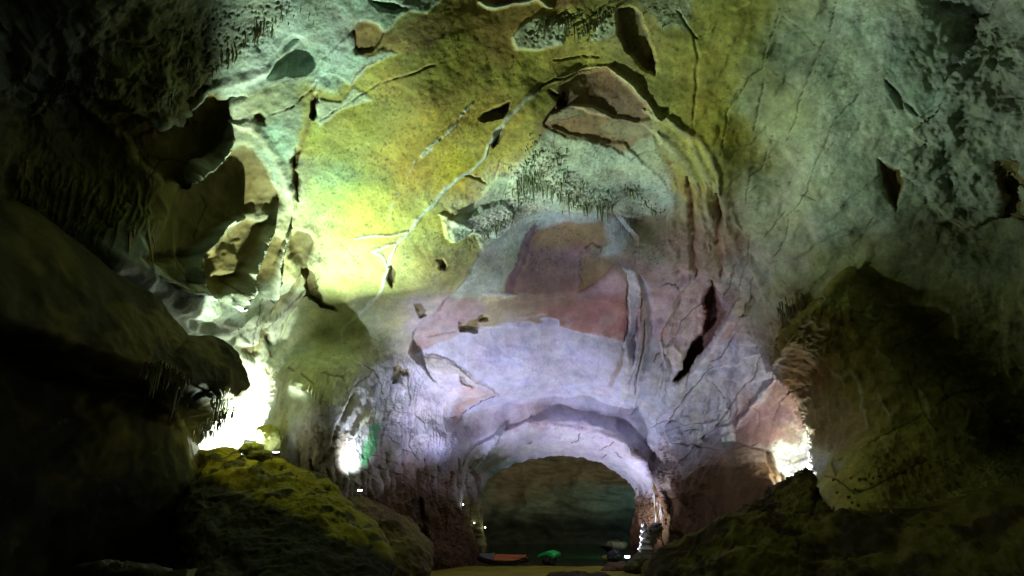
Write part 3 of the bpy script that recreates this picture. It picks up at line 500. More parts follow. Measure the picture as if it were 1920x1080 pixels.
# ------------------------------------------------------------------ materials
def rock_material(name, rough=.75, bump=.35, scale=1.0):
    m = bpy.data.materials.new(name); m.use_nodes = True; nt = m.node_tree; n = nt.nodes; L = nt.links
    b = n['Principled BSDF']; at = n.new('ShaderNodeAttribute'); at.attribute_name = 'rock_colour'
    gr = n.new('ShaderNodeAttribute'); gr.attribute_name = 'grain'
    tc = n.new('ShaderNodeTexCoord')
    n1 = n.new('ShaderNodeTexNoise'); n1.inputs['Scale'].default_value = 2.2*scale; n1.inputs['Detail'].default_value = 7; n1.inputs['Roughness'].default_value = .68
    n2 = n.new('ShaderNodeTexNoise'); n2.inputs['Scale'].default_value = .9*scale; n2.inputs['Detail'].default_value = 8; n2.inputs['Roughness'].default_value = .75; n2.inputs['Distortion'].default_value = .6
    vo = n.new('ShaderNodeTexVoronoi'); vo.feature = 'DISTANCE_TO_EDGE'; vo.inputs['Scale'].default_value = .33*scale
    ws_ = n.new('ShaderNodeVectorMath'); ws_.operation = 'MULTIPLY_ADD'
    for x in (n1, n2): L.new(tc.outputs['Object'], x.inputs['Vector'])
    L.new(n2.outputs['Color'], ws_.inputs[0]); ws_.inputs[1].default_value = (2.6, 2.6, 2.6); L.new(tc.outputs['Object'], ws_.inputs[2]); L.new(ws_.outputs[0], vo.inputs['Vector'])
    hl = n.new('ShaderNodeMapRange'); hl.inputs[1].default_value = 0; hl.inputs[2].default_value = .018; hl.inputs[3].default_value = 1; hl.inputs[4].default_value = 0; L.new(vo.outputs['Distance'], hl.inputs[0])
    hm = n.new('ShaderNodeMath'); hm.operation = 'MULTIPLY'; L.new(hl.outputs[0], hm.inputs[0])
    hm2 = n.new('ShaderNodeMapRange'); hm2.inputs[1].default_value = .50; hm2.inputs[2].default_value = .62; hm2.inputs[4].default_value = .55; L.new(n1.outputs['Fac'], hm2.inputs[0]); L.new(hm2.outputs[0], hm.inputs[1])
    mx = n.new('ShaderNodeMix'); mx.data_type = 'RGBA'; mx.blend_type = 'MULTIPLY'; mx.inputs['Factor'].default_value = 1
    cr = n.new('ShaderNodeMapRange'); cr.inputs[1].default_value = .3; cr.inputs[2].default_value = .7; cr.inputs[3].default_value = .76; cr.inputs[4].default_value = 1.22; L.new(n2.outputs['Fac'], cr.inputs[0])
    n3 = n.new('ShaderNodeTexNoise'); n3.inputs['Scale'].default_value = 4.5*scale; n3.inputs['Detail'].default_value = 5; n3.inputs['Roughness'].default_value = .8; L.new(tc.outputs['Object'], n3.inputs['Vector'])
    c3 = n.new('ShaderNodeMapRange'); c3.inputs[1].default_value = .32; c3.inputs[2].default_value = .68; c3.inputs[3].default_value = .74; c3.inputs[4].default_value = 1.24; L.new(n3.outputs['Fac'], c3.inputs[0])
    cm = n.new('ShaderNodeMath'); cm.operation = 'MULTIPLY'; L.new(cr.outputs[0], cm.inputs[0]); L.new(c3.outputs[0], cm.inputs[1])
    gq = n.new('ShaderNodeMapRange'); gq.inputs[1].default_value = .2; gq.inputs[2].default_value = .9; gq.inputs[3].default_value = .38; gq.inputs[4].default_value = 1; L.new(gr.outputs['Fac'], gq.inputs[0])
    sb = n.new('ShaderNodeMath'); sb.operation = 'SUBTRACT'; L.new(cm.outputs[0], sb.inputs[0]); sb.inputs[1].default_value = 1
    ml = n.new('ShaderNodeMath'); ml.operation = 'MULTIPLY_ADD'; L.new(sb.outputs[0], ml.inputs[0]); L.new(gq.outputs[0], ml.inputs[1]); ml.inputs[2].default_value = 1
    L.new(at.outputs['Color'], mx.inputs['A']); L.new(ml.outputs[0], mx.inputs['B'])
    m2 = n.new('ShaderNodeMix'); m2.data_type = 'RGBA'; m2.blend_type = 'MIX'; L.new(hm.outputs[0], m2.inputs['Factor']); L.new(mx.outputs['Result'], m2.inputs['A'])
    m2.inputs['B'].default_value = (.10, .06, .035, 1)
    L.new(m2.outputs['Result'], b.inputs['Base Color'])
    b.inputs['Roughness'].default_value = rough; b.inputs['Specular IOR Level'].default_value = .18
    bp = n.new('ShaderNodeBump'); bp.inputs['Distance'].default_value = .12/scale; gm = n.new('ShaderNodeMath'); gm.operation = 'MULTIPLY'; gm.inputs[1].default_value = bump
    L.new(gr.outputs['Fac'], gm.inputs[0]); L.new(gm.outputs[0], bp.inputs['Strength']); L.new(n1.outputs['Fac'], bp.inputs['Height']); L.new(bp.outputs[0], b.inputs['Normal'])
    return m
ROCK = rock_material('cave_rock', .78, .6)
def simple_material(name, col, rough=.6, metal=0., noise=.25, scale=6., bump=.1, emit=None, es=0., spec=.5):
    m = bpy.data.materials.new(name); m.use_nodes = True; nt = m.node_tree; n = nt.nodes; L = nt.links; b = n['Principled BSDF']
    tc = n.new('ShaderNodeTexCoord'); nz = n.new('ShaderNodeTexNoise'); nz.inputs['Scale'].default_value = scale; nz.inputs['Detail'].default_value = 6; L.new(tc.outputs['Object'], nz.inputs['Vector'])
    mx = n.new('ShaderNodeMix'); mx.data_type = 'RGBA'; L.new(nz.outputs['Fac'], mx.inputs['Factor'])
    mx.inputs['A'].default_value = (*[c*(1-noise) for c in col], 1); mx.inputs['B'].default_value = (*[min(1, c*(1+noise)) for c in col], 1)
    L.new(mx.outputs['Result'], b.inputs['Base Color']); b.inputs['Roughness'].default_value = rough; b.inputs['Metallic'].default_value = metal; b.inputs['Specular IOR Level'].default_value = spec
    if bump:
        bp = n.new('ShaderNodeBump'); bp.inputs['Strength'].default_value = bump; L.new(nz.outputs['Fac'], bp.inputs['Height']); L.new(bp.outputs[0], b.inputs['Normal'])
    if emit: b.inputs['Emission Color'].default_value = (*emit, 1); b.inputs['Emission Strength'].default_value = es
    return m

# ------------------------------------------------------------------ object helpers
def tag(o, label=None, cat=None, group=None, kind=None):
    if label: o['label'] = label
    if cat: o['category'] = cat
    if group: o['group'] = group
    if kind: o['kind'] = kind
    return o
def link(o, parent=None):
    COL.objects.link(o)
    if parent is not None: o.parent = parent
    return o
def empty(name, loc, rot=(0, 0, 0)):
    o = bpy.data.objects.new(name, None); o.location = loc; o.rotation_euler = rot; o.empty_display_size = .3; return link(o)
def mesh_fast(name, verts, faces, mat, col=None, grain=None, nrm=None, parent=None):
    me = bpy.data.meshes.new(name); nf = len(faces); k = faces.shape[1]
    me.vertices.add(len(verts)); me.vertices.foreach_set('co', verts.astype(F).ravel())
    me.loops.add(nf*k); me.loops.foreach_set('vertex_index', faces.astype(np.int32).ravel())
    me.polygons.add(nf); me.polygons.foreach_set('loop_start', np.arange(0, nf*k, k, dtype=np.int32))
    me.update(calc_edges=True); me.shade_smooth()
    if col is not None:
        a = me.attributes.new('rock_colour', 'FLOAT_COLOR', 'POINT'); a.data.foreach_set('color', np.concatenate([col, np.ones((len(col), 1), F)], 1).astype(F).ravel())
    if grain is not None:
        a = me.attributes.new('grain', 'FLOAT', 'POINT'); a.data.foreach_set('value', grain.astype(F).ravel())
    if nrm is not None: me.normals_split_custom_set_from_vertices(nrm)
    me.materials.append(mat); o = bpy.data.objects.new(name, me); return link(o, parent)

# ------------------------------------------------------------------ cave shell, split where the rock itself is split
i0 = np.arange(NRT-1)[:, None]*NT+np.arange(NT-1)[None]
faces = np.stack([i0, i0+1, i0+NT+1, i0+NT], -1).reshape(-1, 4)
fu = u[faces[:, 0]]+w1[faces[:, 0]]*3; fv = v[faces[:, 0]]+w2[faces[:, 0]]*3
def inside(s):
    pts = parse(s); ins = np.zeros(len(fu), bool)
    for k in range(len(pts)):
        x0, y0 = pts[k]; x1, y1 = pts[(k+1) % len(pts)]
        ins ^= ((y0 > fv) != (y1 > fv)) & (fu < (x1-x0)*(fv-y0)/((y1-y0) or 1e-9)+x0)
    return ins
owner = np.where(fv < 640-.0*fu, 0, np.where(fu < 1050, 1, 2))
owner[(fu > 1185) & (fv > 470)] = 2; owner[(fu < 800) & (fv > 560)] = 1
owner[inside(UPPER_RIGHT.replace('2000', '2000'))] = 5
owner[inside(OVERHANG)] = 4
owner[inside('484,845 487,815 498,785 508,760 513,735 514,705 520,690 532,672 548,655 580,645 640,650 665,668 700,690 720,745 705,800 690,850 660,910 640,1100 400,1200 430,900')] = 6
owner[inside(RIM)] = 3
SHELL = ((0, 'cave_ceiling', 'structure', 'cave ceiling, mostly yellow-ochre with white veins and a pink and lilac dome', None),
         (1, 'cave_wall', 'structure', 'pale fluted left cave wall stained green and brown at its foot', None),
         (2, 'cave_wall', 'structure', 'cracked grey and pink right cave wall above the brown slab', None),
         (3, 'rock_arch', None, 'pale lilac natural rock arch framing the dark lake', 'rock arch'),
         (4, 'rock_overhang', None, 'big dark olive rock overhang with pale flowstone runs, on the right', 'rock overhang'),
         (5, 'rock_overhang', None, 'lumpy dark grey-green rock mass hanging in the upper right corner', 'rock overhang'),
         (6, 'rock_buttress', None, 'rounded grey rock buttress in shadow beside the blinding crevice', 'rock buttress'))
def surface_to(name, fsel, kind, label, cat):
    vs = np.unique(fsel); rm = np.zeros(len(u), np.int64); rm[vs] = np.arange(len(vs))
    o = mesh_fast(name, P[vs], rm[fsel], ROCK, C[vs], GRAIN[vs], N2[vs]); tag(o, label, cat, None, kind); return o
for k, nm, kind, label, cat in SHELL:
    f_ = faces[owner == k]
    if len(f_): surface_to(nm, f_, kind, label, cat)
print('shell', time.time()-T0)
def surf(a, b):
    """point and outward normal on the finished rock skin where the sight line (a, b) meets it"""
    r = math.hypot(a-PC[0], b-PC[1]); t = math.atan2(PC[1]-b, a-PC[0])
    if t < -1.8: t += 2*math.pi
    j = int(round(float(np.interp(-t, -th, np.arange(NT))))); i = int(np.clip(np.searchsorted(R[:, j], r), 1, NRT-1))
    return P[i*NT+j].astype(float), N2[i*NT+j].astype(float), i*NT+j

# ------------------------------------------------------------------ free-standing rock masses
def rock_mass(name, outline, dfun, bulge, colfun, label, cat, seed=1, relief=.5, back=6., nr=110, nt=300, kind=None, grain=1., power=.5, rscale=3.):
    pts = np.array(parse(outline)); c = pts.mean(0)
    ang = np.linspace(0, 2*math.pi, nt, endpoint=False)
    # radius of the outline along each direction (star shaped)
    rad = np.zeros(nt); dx, dy = np.cos(ang), np.sin(ang)
    for k in range(len(pts)):
        p, q = pts[k]-c, pts[(k+1) % len(pts)]-c; e = q-p; den = dx*e[1]-dy*e[0]
        den = np.where(np.abs(den) < 1e-9, 1e-9, den); t = (p[0]*e[1]-p[1]*e[0])/den; s = (p[0]*dy-p[1]*dx)/den
        ok = (t > 0) & (s >= -1e-6) & (s <= 1+1e-6); rad = np.where(ok, np.maximum(rad, t), rad)
    rad = rad*(1+.018*perlin(np.stack([dx*7+seed, dy*7, dx*0+seed], 1).astype(F))+.010*perlin(np.stack([dx*22+seed, dy*22, dx*0+seed], 1).astype(F)))
    sr = np.sin(np.linspace(0, 1, nr)*math.pi/2)   # denser near the rim
    V_ = []
    for side in (0, 1):
        ss = sr if side == 0 else sr[::-1][1:]
        for s in ss:
            a = c[0]+rad*dx*s; b = c[1]+rad*dy*s; base = dfun(a, b); k = (1-s*s)**power
            d = base-bulge*k if side == 0 else base+back*k
            X, Z = ray(a, b); V_.append(np.stack([X*d, d, EYE[2]+Z*d], 1))
    rows = len(V_); Pm = np.concatenate(V_).astype(F)
    G = Pm.reshape(rows, nt, 3); ga = np.gradient(G, axis=0); gb = (np.roll(G, -1, 1)-np.roll(G, 1, 1))
    n = np.cross(ga, gb).reshape(-1, 3); n /= np.linalg.norm(n, axis=1)[:, None]+1e-9
    cen = Pm.mean(0); 
    if ((Pm-cen)*n).sum(1).mean() < 0: n = -n
    h = relief*(fbm(Pm, rscale, 5, .52, seed*13.)*.8+(fbm(Pm, rscale*.6, 3, .5, seed*7., True)-.3)*.5)
    Pm = Pm+n*h[:, None]
    uu = 0; X = Pm[:, 0]/Pm[:, 1]; Z = (Pm[:, 2]-EYE[2])/Pm[:, 1]; den = CP+Z*SP
    uu = 960+1280*X/den; vv = 540-1280*(Z*CP-SP)/den
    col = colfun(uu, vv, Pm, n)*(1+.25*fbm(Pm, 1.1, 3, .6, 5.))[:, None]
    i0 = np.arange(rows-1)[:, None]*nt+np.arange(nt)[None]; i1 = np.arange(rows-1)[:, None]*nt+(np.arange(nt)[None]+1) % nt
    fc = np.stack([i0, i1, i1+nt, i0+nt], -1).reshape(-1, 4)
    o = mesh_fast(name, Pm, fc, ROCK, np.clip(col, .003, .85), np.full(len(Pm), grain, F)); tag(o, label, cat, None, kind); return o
def flat(*c): return lambda a, b, p, n: np.tile(np.array(c, dtype=F), (len(a), 1))
def blotch(c1, c2, scale=2., off=0., lo=-.1, hi=.2):
    def f(a, b, p, n):
        t = smooth(lo, hi, fbm(p, scale, 4, .55, off))[:, None]; return np.array(c1, dtype=F)*(1-t)+np.array(c2, dtype=F)*t
    return f

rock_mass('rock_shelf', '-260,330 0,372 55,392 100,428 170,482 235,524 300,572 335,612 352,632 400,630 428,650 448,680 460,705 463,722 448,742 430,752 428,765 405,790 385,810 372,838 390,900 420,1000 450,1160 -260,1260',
          lambda a, b: 24+np.clip(a+260, 0, 900)/720*30+9*smooth(0, 110, b-590-.33*a), 3., lambda a, b, p, n: blotch((.028, .023, .005), (.080, .064, .014), 6.)(a, b, p, n)*(.18+.82*smooth(7, 13, p[:, 2]+1.2*fbm(p, 4., 3)))[:, None], 'black-brown rock shelf bulging over the dark left side of the cave', 'rock shelf', 2, .45, nr=190, nt=460, power=.7, grain=.5, rscale=7.)  # darkened by height: the unlit black of the foot is painted in
rock_mass('boulder', '370,850 400,842 440,846 475,848 500,856 540,868 575,884 610,896 640,930 665,952 690,975 712,990 726,1015 732,1060 728,1100 600,1180 380,1180 330,1000',
          lambda a, b: 60-np.clip(b-850, 0, 330)*.062, 2.6, lambda a, b, p, n: (lambda t: blotch((.24, .205, .009), (.06, .05, .015), 1.6, 3., .18, .30)(a, b, p, n)*t+np.array([.014, .013, .006], F)*(1-t))(smooth(66, 34, b-850-(np.clip(a, 400, 730)-400)*.44+14*fbm(p, 2.5, 3))[:, None]), 'mossy yellow-topped boulder sloping down under the visible floodlight', 'boulder', 5, .42, nr=170, nt=420, grain=1.)  # below the moss the boulder's shadowed face is painted near black
rock_mass('boulder', '590,893 620,898 650,912 680,935 705,948 740,960 775,985 795,1005 807,1030 812,1062 800,1085 700,1110 600,1010',
          lambda a, b: 70-np.clip(b-890, 0, 220)*.05, 3., blotch((.08, .05, .02), (.13, .10, .03), 3., 8.), 'smooth brown clay-covered boulder between the yellow boulder and sand bank', 'boulder', 9, .5, nr=110, nt=300)
rock_mass('rock_mound', '1190,1100 1215,1062 1262,1038 1300,1012 1340,985 1380,962 1420,945 1450,925 1475,905 1490,892 1505,884 1522,884 1535,930 1600,945 1750,940 1920,915 2150,900 2150,1250 1190,1250',
          lambda a, b: 62-np.clip(b-885, 0, 300)*.06-np.clip(a-1500, 0, 700)*.03, 5., blotch((.14, .12, .022), (.05, .035, .012), 3., 4.), 'dark sloping rock mound with a yellow crest rising to the right slot', 'rock mound', 12, .8, nr=170, nt=460)
i_r = 0
for (a, b, ru, rv, d, colr, lab) in (
  (1205, 1062, 34, 22, 80, (.10, .10, .04), 'round boulder at the foot of the right arch pillar'),
  (1295, 1058, 30, 22, 74, (.09, .09, .03), 'dim round boulder at the foot of the dark right mound'),
  (1152, 1024, 26, 9, 93.5, (.05, .055, .025), 'flat slab leaning above the shoreline rocks by the right pillar'),
  (1154, 1044, 15, 14, 90.5, (.035, .045, .045), 'upright grey rock under the leaning slab at the shore'),
  (1140, 1048, 12, 7, 91, (.2, .22, .07), 'low olive rock at the water edge nearest the green canopy boat'),
  (1165, 1070, 34, 14, 84, (.14, .08, .04), 'reddish-brown low rock in front of the shore lamp'),
  (472, 842, 24, 14, 55, (.55, .55, .12), 'pale yellow-green rock in front of the blinding crevice'),
  (486, 853, 24, 11, 54.5, (.30, .28, .06), 'olive rock on top of the yellow boulder, left of the floodlight'),
  (501, 826, 26, 32, 59.1, (.34, .36, .12), 'added upright yellow-green rock behind the visible floodlight, keeping the hidden lamp off the buttress'),  # added blocker: shades the buttress from the ceiling lamp
  (448, 856, 18, 12, 59, (.10, .07, .03), 'small dark brown rock at the left end of the yellow boulder'),
  (1504, 890, 13, 7, 60, (.34, .32, .08), 'yellowish rock at the top of the mound below the bright slot'),
  (1085, 1083, 60, 9, 76, (.06, .05, .02), 'low dark rock at the bottom edge in front of the sand'),
  (230, 1078, 100, 22, 26, (.05, .045, .02), 'dark rock behind the pale trough in the black foreground')):
    i_r += 1; rr = random.Random(i_r); ol = []
    for k in range(14):
        t = k/14*2*math.pi; q = 1+rr.uniform(-.14, .14); ol.append('%.1f,%.1f' % (a+ru*math.cos(t)*q, b+rv*math.sin(t)*q))
    wm = ru/1280.*d
    rock_mass('rock', ' '.join(ol), (lambda d: lambda a, b: d+0*a)(d), min(wm, 2.), flat(*colr), lab, 'rock', 20+i_r, .12*max(.5, wm), min(wm*1.2, 3), nr=26, nt=72, rscale=max(.6, wm*.7))
print('masses', time.time()-T0)

# ------------------------------------------------------------------ ground, water, back cave
gx = np.linspace(-70, 70, 220); gy = np.concatenate([np.linspace(-30, 60, 60)[:-1], np.linspace(60, 94, 160)]); GX, GY = np.meshgrid(gx, gy)
gp = np.stack([GX.ravel(), GY.ravel(), 0*GX.ravel()], 1).astype(F)
gz = .35+.16*fbm(gp, 9., 4)+.05*fbm(gp, 1.2, 3)-.9*smooth(90.2, 93.2, gp[:, 1]+.8*perlin(gp/6.))+.0
gp[:, 2] = gz
gi = np.arange(len(gy)-1)[:, None]*len(gx)+np.arange(len(gx)-1)[None]
gf = np.stack([gi, gi+1, gi+1+len(gx), gi+len(gx)], -1).reshape(-1, 4)
gc = np.tile(np.array([.24, .21, .015], F), (len(gp), 1))*(1+.3*fbm(gp, 2.5, 4))[:, None]
tag(mesh_fast('ground', gp, gf, ROCK, np.clip(gc, .01, .8), np.full(len(gp), .8, F)), 'olive-brown sand bank at the lake shore', None, None, 'structure')
wat = bpy.data.materials.new('lake_water'); wat.use_nodes = True; nt = wat.node_tree; b = nt.nodes['Principled BSDF']
b.inputs['Base Color'].default_value = (.004, .03, .008, 1); b.inputs['Roughness'].default_value = .12; b.inputs['IOR'].default_value = 1.33
nz = nt.nodes.new('ShaderNodeTexNoise'); nz.inputs['Scale'].default_value = 1.3; nz.inputs['Detail'].default_value = 4; tc = nt.nodes.new('ShaderNodeTexCoord'); bp = nt.nodes.new('ShaderNodeBump'); bp.inputs['Strength'].default_value = .25; bp.inputs['Distance'].default_value = .1
nt.links.new(tc.outputs['Object'], nz.inputs['Vector']); nt.links.new(nz.outputs['Fac'], bp.inputs['Height']); nt.links.new(bp.outputs[0], b.inputs['Normal'])
wv_ = np.array([[-120, 88, 0], [140, 88, 0], [140, 230, 0], [-120, 230, 0]], F)
tag(mesh_fast('water', wv_, np.array([[0, 1, 2, 3]]), wat), 'dark green cave lake behind the arch', None, None, 'structure')
na, nb = 420, 190; A, B = np.meshgrid(np.radians(np.linspace(-8, 188, na)), np.linspace(-.09, 1, nb)); A = A.ravel(); B = B.ravel()
el = np.clip(B, -.09, 1)*math.pi/2
bx = 8+52*np.cos(A)*np.cos(el)**.6; by = 101+58*np.sin(A)*np.cos(el)**.6; bz = -.3+34*np.sin(el)**.85*np.sign(np.sin(el)) if False else 30*np.sign(np.sin(el))*np.abs(np.sin(el))**.9
bp_ = np.stack([bx, by, bz], 1).astype(F); cen = np.array([8, 101, 8], F); bn = cen-bp_; bn /= np.linalg.norm(bn, axis=1)[:, None]
hb = -3.*smooth(6, 2, bp_[:, 2])+3.*fbm(bp_, 14., 4, .55, 2.)+1.0*(fbm(bp_*np.array([.5, .5, 1.6], F), 3.5, 4, .5, 6., True)-.3)
bp_ = bp_+bn*hb[:, None]
bi = np.arange(nb-1)[:, None]*na+np.arange(na-1)[None]; bf = np.stack([bi, bi+na, bi+na+1, bi+1], -1).reshape(-1, 4)
t = smooth(8, 13, bp_[:, 2]+4.5*fbm(bp_, 8., 4))[:, None]; s2 = smooth(8, 30, bp_[:, 0])[:, None]*(1-t)
bc = np.array([.20, .22, .13], F)*(1-t)+np.array([.26, .20, .11], F)*t; bc = bc*(1-s2)+np.array([.14, .24, .22], F)*s2  # warm light above and teal light at right put into the colour
bc *= (.22+.78*smooth(3., 8., bp_[:, 2]+2.*fbm(bp_, 9., 3)))[:, None]; bc *= (1+.35*fbm(bp_*np.array([.4, .4, 1.5], F), 3., 4, .6))[:, None]  # foot darkened: shade of the undercut painted in
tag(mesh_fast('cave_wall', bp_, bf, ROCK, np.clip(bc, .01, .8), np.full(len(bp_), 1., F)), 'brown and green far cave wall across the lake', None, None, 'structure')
# outer side of the arch: rock thickness from the rim back to the lake chamber
rimP = P[:NT].astype(float); rows_ = [rimP]
for k in range(1, 9):
    q = rimP.copy(); cx_, cz_ = 7., 3.
    s = 1+.02*k+.05*max(0, k-4); q[:, 0] = cx_+(q[:, 0]-cx_)*s; q[:, 2] = cz_+(q[:, 2]-cz_)*s; q[:, 1] += .9*k; rows_.append(q+.15*k/8*np.random.RandomState(k).normal(size=q.shape)*.0)
tp = np.concatenate(rows_).astype(F); ii = np.arange(8)[:, None]*NT+np.arange(NT-1)[None]; tf = np.stack([ii, ii+NT, ii+NT+1, ii+1], -1).reshape(-1, 4)
tp2 = tp.copy(); tp2[NT:] += (fbm(tp[NT:], 2.5, 3)*.3)[:, None]
cc = np.tile(C[:NT], (9, 1))
tag(mesh_fast('cave_wall', tp2, tf, ROCK, cc, np.full(len(tp2), .6, F)), 'inner side of the arch turning back towards the lake', None, None, 'structure')
print('setting', time.time()-T0)

# ------------------------------------------------------------------ stalactites and drip curtains
def cone_mesh(seed, n=7, rings=6, sharp=1.3):
    r = random.Random(seed); vs = []; bend = (r.uniform(-.08, .08), r.uniform(-.08, .08))
    for k in range(rings):
        t = k/(rings-1.); rad = (1-t)**(1/sharp)*(1+.22*math.sin(k*2.1+seed))*.5+.02
        for j in range(n):
            a = 2*math.pi*j/n; q = rad*(1+r.uniform(-.2, .2)); vs.append((q*math.cos(a)+bend[0]*t*t*3, q*math.sin(a)+bend[1]*t*t*3, -t))
    vs.append((bend[0]*3.3, bend[1]*3.3, -1.06)); fs = []
    for k in range(rings-1):
        for j in range(n): fs.append((k*n+j, k*n+(j+1) % n, (k+1)*n+(j+1) % n, (k+1)*n+j))
    for j in range(n): fs.append(((rings-1)*n+j, (rings-1)*n+(j+1) % n, len(vs)-1))
    fs.append(tuple(range(n-1, -1, -1)))
    return vs, fs
def drip_material(name, col, rough=.45):
    return simple_material(name, col, rough, 0, .45, 2.2, .35)
DM = {'pale': drip_material('pale_dripstone', (.40, .46, .34)), 'green': drip_material('mossy_dripstone', (.22, .26, .12)), 'ochre': drip_material('ochre_dripstone', (.24, .19, .07)), 'wet': drip_material('wet_dripstone', (.38, .38, .40), .22), 'white': drip_material('white_dripstone', (.55, .56, .54), .4)}
_cm = {}
def drip_mesh(mat, k):
    if (mat, k) not in _cm:
        me = bpy.data.meshes.new('stalactite'); me.from_pydata(*[cone_mesh(k)[0], [], cone_mesh(k)[1]]); me.shade_smooth(); me.materials.append(DM[mat]); _cm[(mat, k)] = me
    return _cm[(mat, k)]
def cluster(label, path, n, spread, lpx, mat, seed, wpx=(2.2, 4.5), mats=None, depth=None, lean=0., name='stalactite_cluster', fine=0):
    pts = np.array(parse(path)); rr = random.Random(seed); seg = np.hypot(*(np.diff(pts, axis=0).T)); cum = np.concatenate([[0], np.cumsum(seg)])
    items = []
    for k in range(n):
        s = rr.uniform(0, cum[-1]); a = np.interp(s, cum, pts[:, 0])+rr.gauss(0, spread); b = np.interp(s, cum, pts[:, 1])+rr.gauss(0, spread*.6)
        if depth is None: p, nn, _ = surf(a, b)
        else: p = pt(a, b, depth(a, b)); nn = np.array([0, -1, 0])
        px = p[1]/1280.; items.append((p-nn*.12 if depth is None else p, rr.uniform(*lpx)*px*(.35+1.25*rr.random()**2.2), rr.uniform(*wpx)*px))
    c = np.mean([i[0] for i in items], 0); root = empty(name, c); tag(root, label, 'stalactites', 'stalactite clusters hanging in the cave')
    for k, (p, L, wd) in enumerate(items):
        o = bpy.data.objects.new('stalactite', drip_mesh((mats or [mat])[k % len(mats or [mat])], k % 6)); o.location = p-c; o.scale = (wd*1.5, wd*1.5, L*1.25)
        o.rotation_euler = (rr.uniform(-.06, .06), lean+rr.uniform(-.06, .06), rr.uniform(0, 6.28)); link(o, root)
    if fine:
        vs = []; fs = []
        for k in range(fine):
            t = rr.uniform(0, cum[-1]); a = np.interp(t, cum, pts[:, 0])+rr.gauss(0, spread*1.5); b = np.interp(t, cum, pts[:, 1])+rr.gauss(0, spread*1.1)-spread*.5
            if depth is None: p, nn, _ = surf(a, b)
            else: p = pt(a, b, depth(a, b))
            px = p[1]/1280.; L = rr.uniform(*lpx)*px*.55; wd = rr.uniform(*wpx)*px*.75; p = p-c; j0 = len(vs)
            for ring, q in ((0, .5), (.45, .36), (.8, .16)):
                for j in range(5): vs.append((p[0]+wd*q*math.cos(j*1.2566+k)*1.5, p[1]+wd*q*math.sin(j*1.2566+k)*1.5, p[2]+.1-L*ring))
            vs.append((p[0], p[1], p[2]-L))
            for m_ in range(2):
                for j in range(5): fs.append((j0+m_*5+j, j0+m_*5+(j+1) % 5, j0+m_*5+5+(j+1) % 5, j0+m_*5+5+j))
            for j in range(5): fs.append((j0+10+j, j0+10+(j+1) % 5, j0+15))
        me = bpy.data.meshes.new('fine_drips'); me.from_pydata(vs, [], fs); me.shade_smooth(); me.materials.append(DM[mat]); tag(link(bpy.data.objects.new('fine_drips', me), root), kind='stuff')
cluster('dense fringe of green-grey stalactites hanging above the pink panel', '985,372 975,345 990,325 1010,345 1035,350 1060,365 1085,378 1115,385 1140,378', 90, 8, (10, 26), 'pale', 1, fine=300, mats=['pale', 'green', 'pale'])
cluster('upper tuft of stalactites on the pale patch above the main fringe', '1005,262 995,290 985,320 1000,330 1042,285 1048,310 1055,335 1045,345', 46, 7, (7, 18), 'pale', 2, fine=160, mats=['pale', 'green', 'green'])
cluster('short stalactites trailing left below the main fringe', '972,388 962,395 948,402 935,412 915,425 900,440', 28, 4, (6, 16), 'pale', 3, fine=90)
cluster('three dark blades and small drips right of the main fringe', '1165,352 1190,352 1200,370 1215,385 1232,395 1245,390', 22, 4, (7, 15), 'green', 4, fine=40, mats=['green', 'pale'])
cluster('row of dark stalactites at the top centre of the ceiling', '1010,58 1035,42 1060,38 1075,45 1090,62 1105,50 1125,30 1150,18', 60, 6, (8, 26), 'green', 5, fine=140, mats=['green', 'ochre', 'pale'])
cluster('fine drips beside the chalky patch at the top right of centre', '1215,18 1235,30 1250,45', 16, 7, (5, 12), 'green', 6, fine=40)
cluster('jagged stalactites along the upper left edge of the pale crust', '398,128 415,118 435,95 455,80 480,60 505,45 525,30 540,15', 55, 9, (8, 20), 'green', 7, fine=60, mats=['ochre', 'green', 'pale'])
cluster('sparse thin drips on the teal crust at the top', '560,20 580,30 600,25 620,12 590,45', 16, 9, (5, 14), 'green', 8, fine=30, wpx=(1.2, 2.2))
cluster('ragged drips around the upper left lit rock edge', '330,60 345,80 330,105 360,120 365,140 340,160 310,180 290,200', 60, 9, (6, 18), 'pale', 9, fine=160, mats=['ochre', 'pale'], wpx=(1.6, 3.6))
cluster('broken drips on the dim ridge in the top left corner', '215,75 205,105 190,135 160,145 130,150 110,170 60,200', 55, 8, (5, 14), 'pale', 10, fine=140, mats=['pale', 'ochre'], wpx=(1.6, 3.4))
cluster('ribbed brown drip curtain above the left rock shelf', '150,372 180,368 205,375 235,385 262,400 280,415 270,432 230,440 190,425 160,405', 60, 9, (22, 52), 'ochre', 11, wpx=(3, 6), lean=.3)
cluster('few brown spikes at the far left above the dark shelf', '30,300 50,310 75,320 95,335', 18, 8, (18, 40), 'ochre', 12, wpx=(3, 5))
cluster('olive drip curtain under the lip of the dark left shelf', '272,690 290,686 310,690 330,700 350,715', 42, 4, (22, 48), 'ochre', 13, fine=60, wpx=(2.5, 5), depth=lambda a, b: 42., mats=['ochre', 'green'])
cluster('glistening wet stalactites left of the blinding crevice', '352,728 368,712 384,698 395,712 404,728 412,745 402,762 418,775 430,772 400,800 385,812', 70, 6, (14, 34), 'white', 14, fine=260, wpx=(1.3, 2.6), depth=lambda a, b: 51., mats=['wet', 'white', 'ochre'])
cluster('straw-coloured stalactites hanging from the right overhang edge', '1470,588 1485,580 1500,575 1512,572 1522,575', 60, 7, (25, 70), 'ochre', 15, fine=120, wpx=(1.8, 3.4), mats=['ochre', 'green'])
cluster('brown hanging drips on the lower right overhang', '1560,950 1640,890 1690,880 1740,870 1790,880 1850,900', 40, 10, (18, 50), 'ochre', 16, fine=60, wpx=(3, 7))
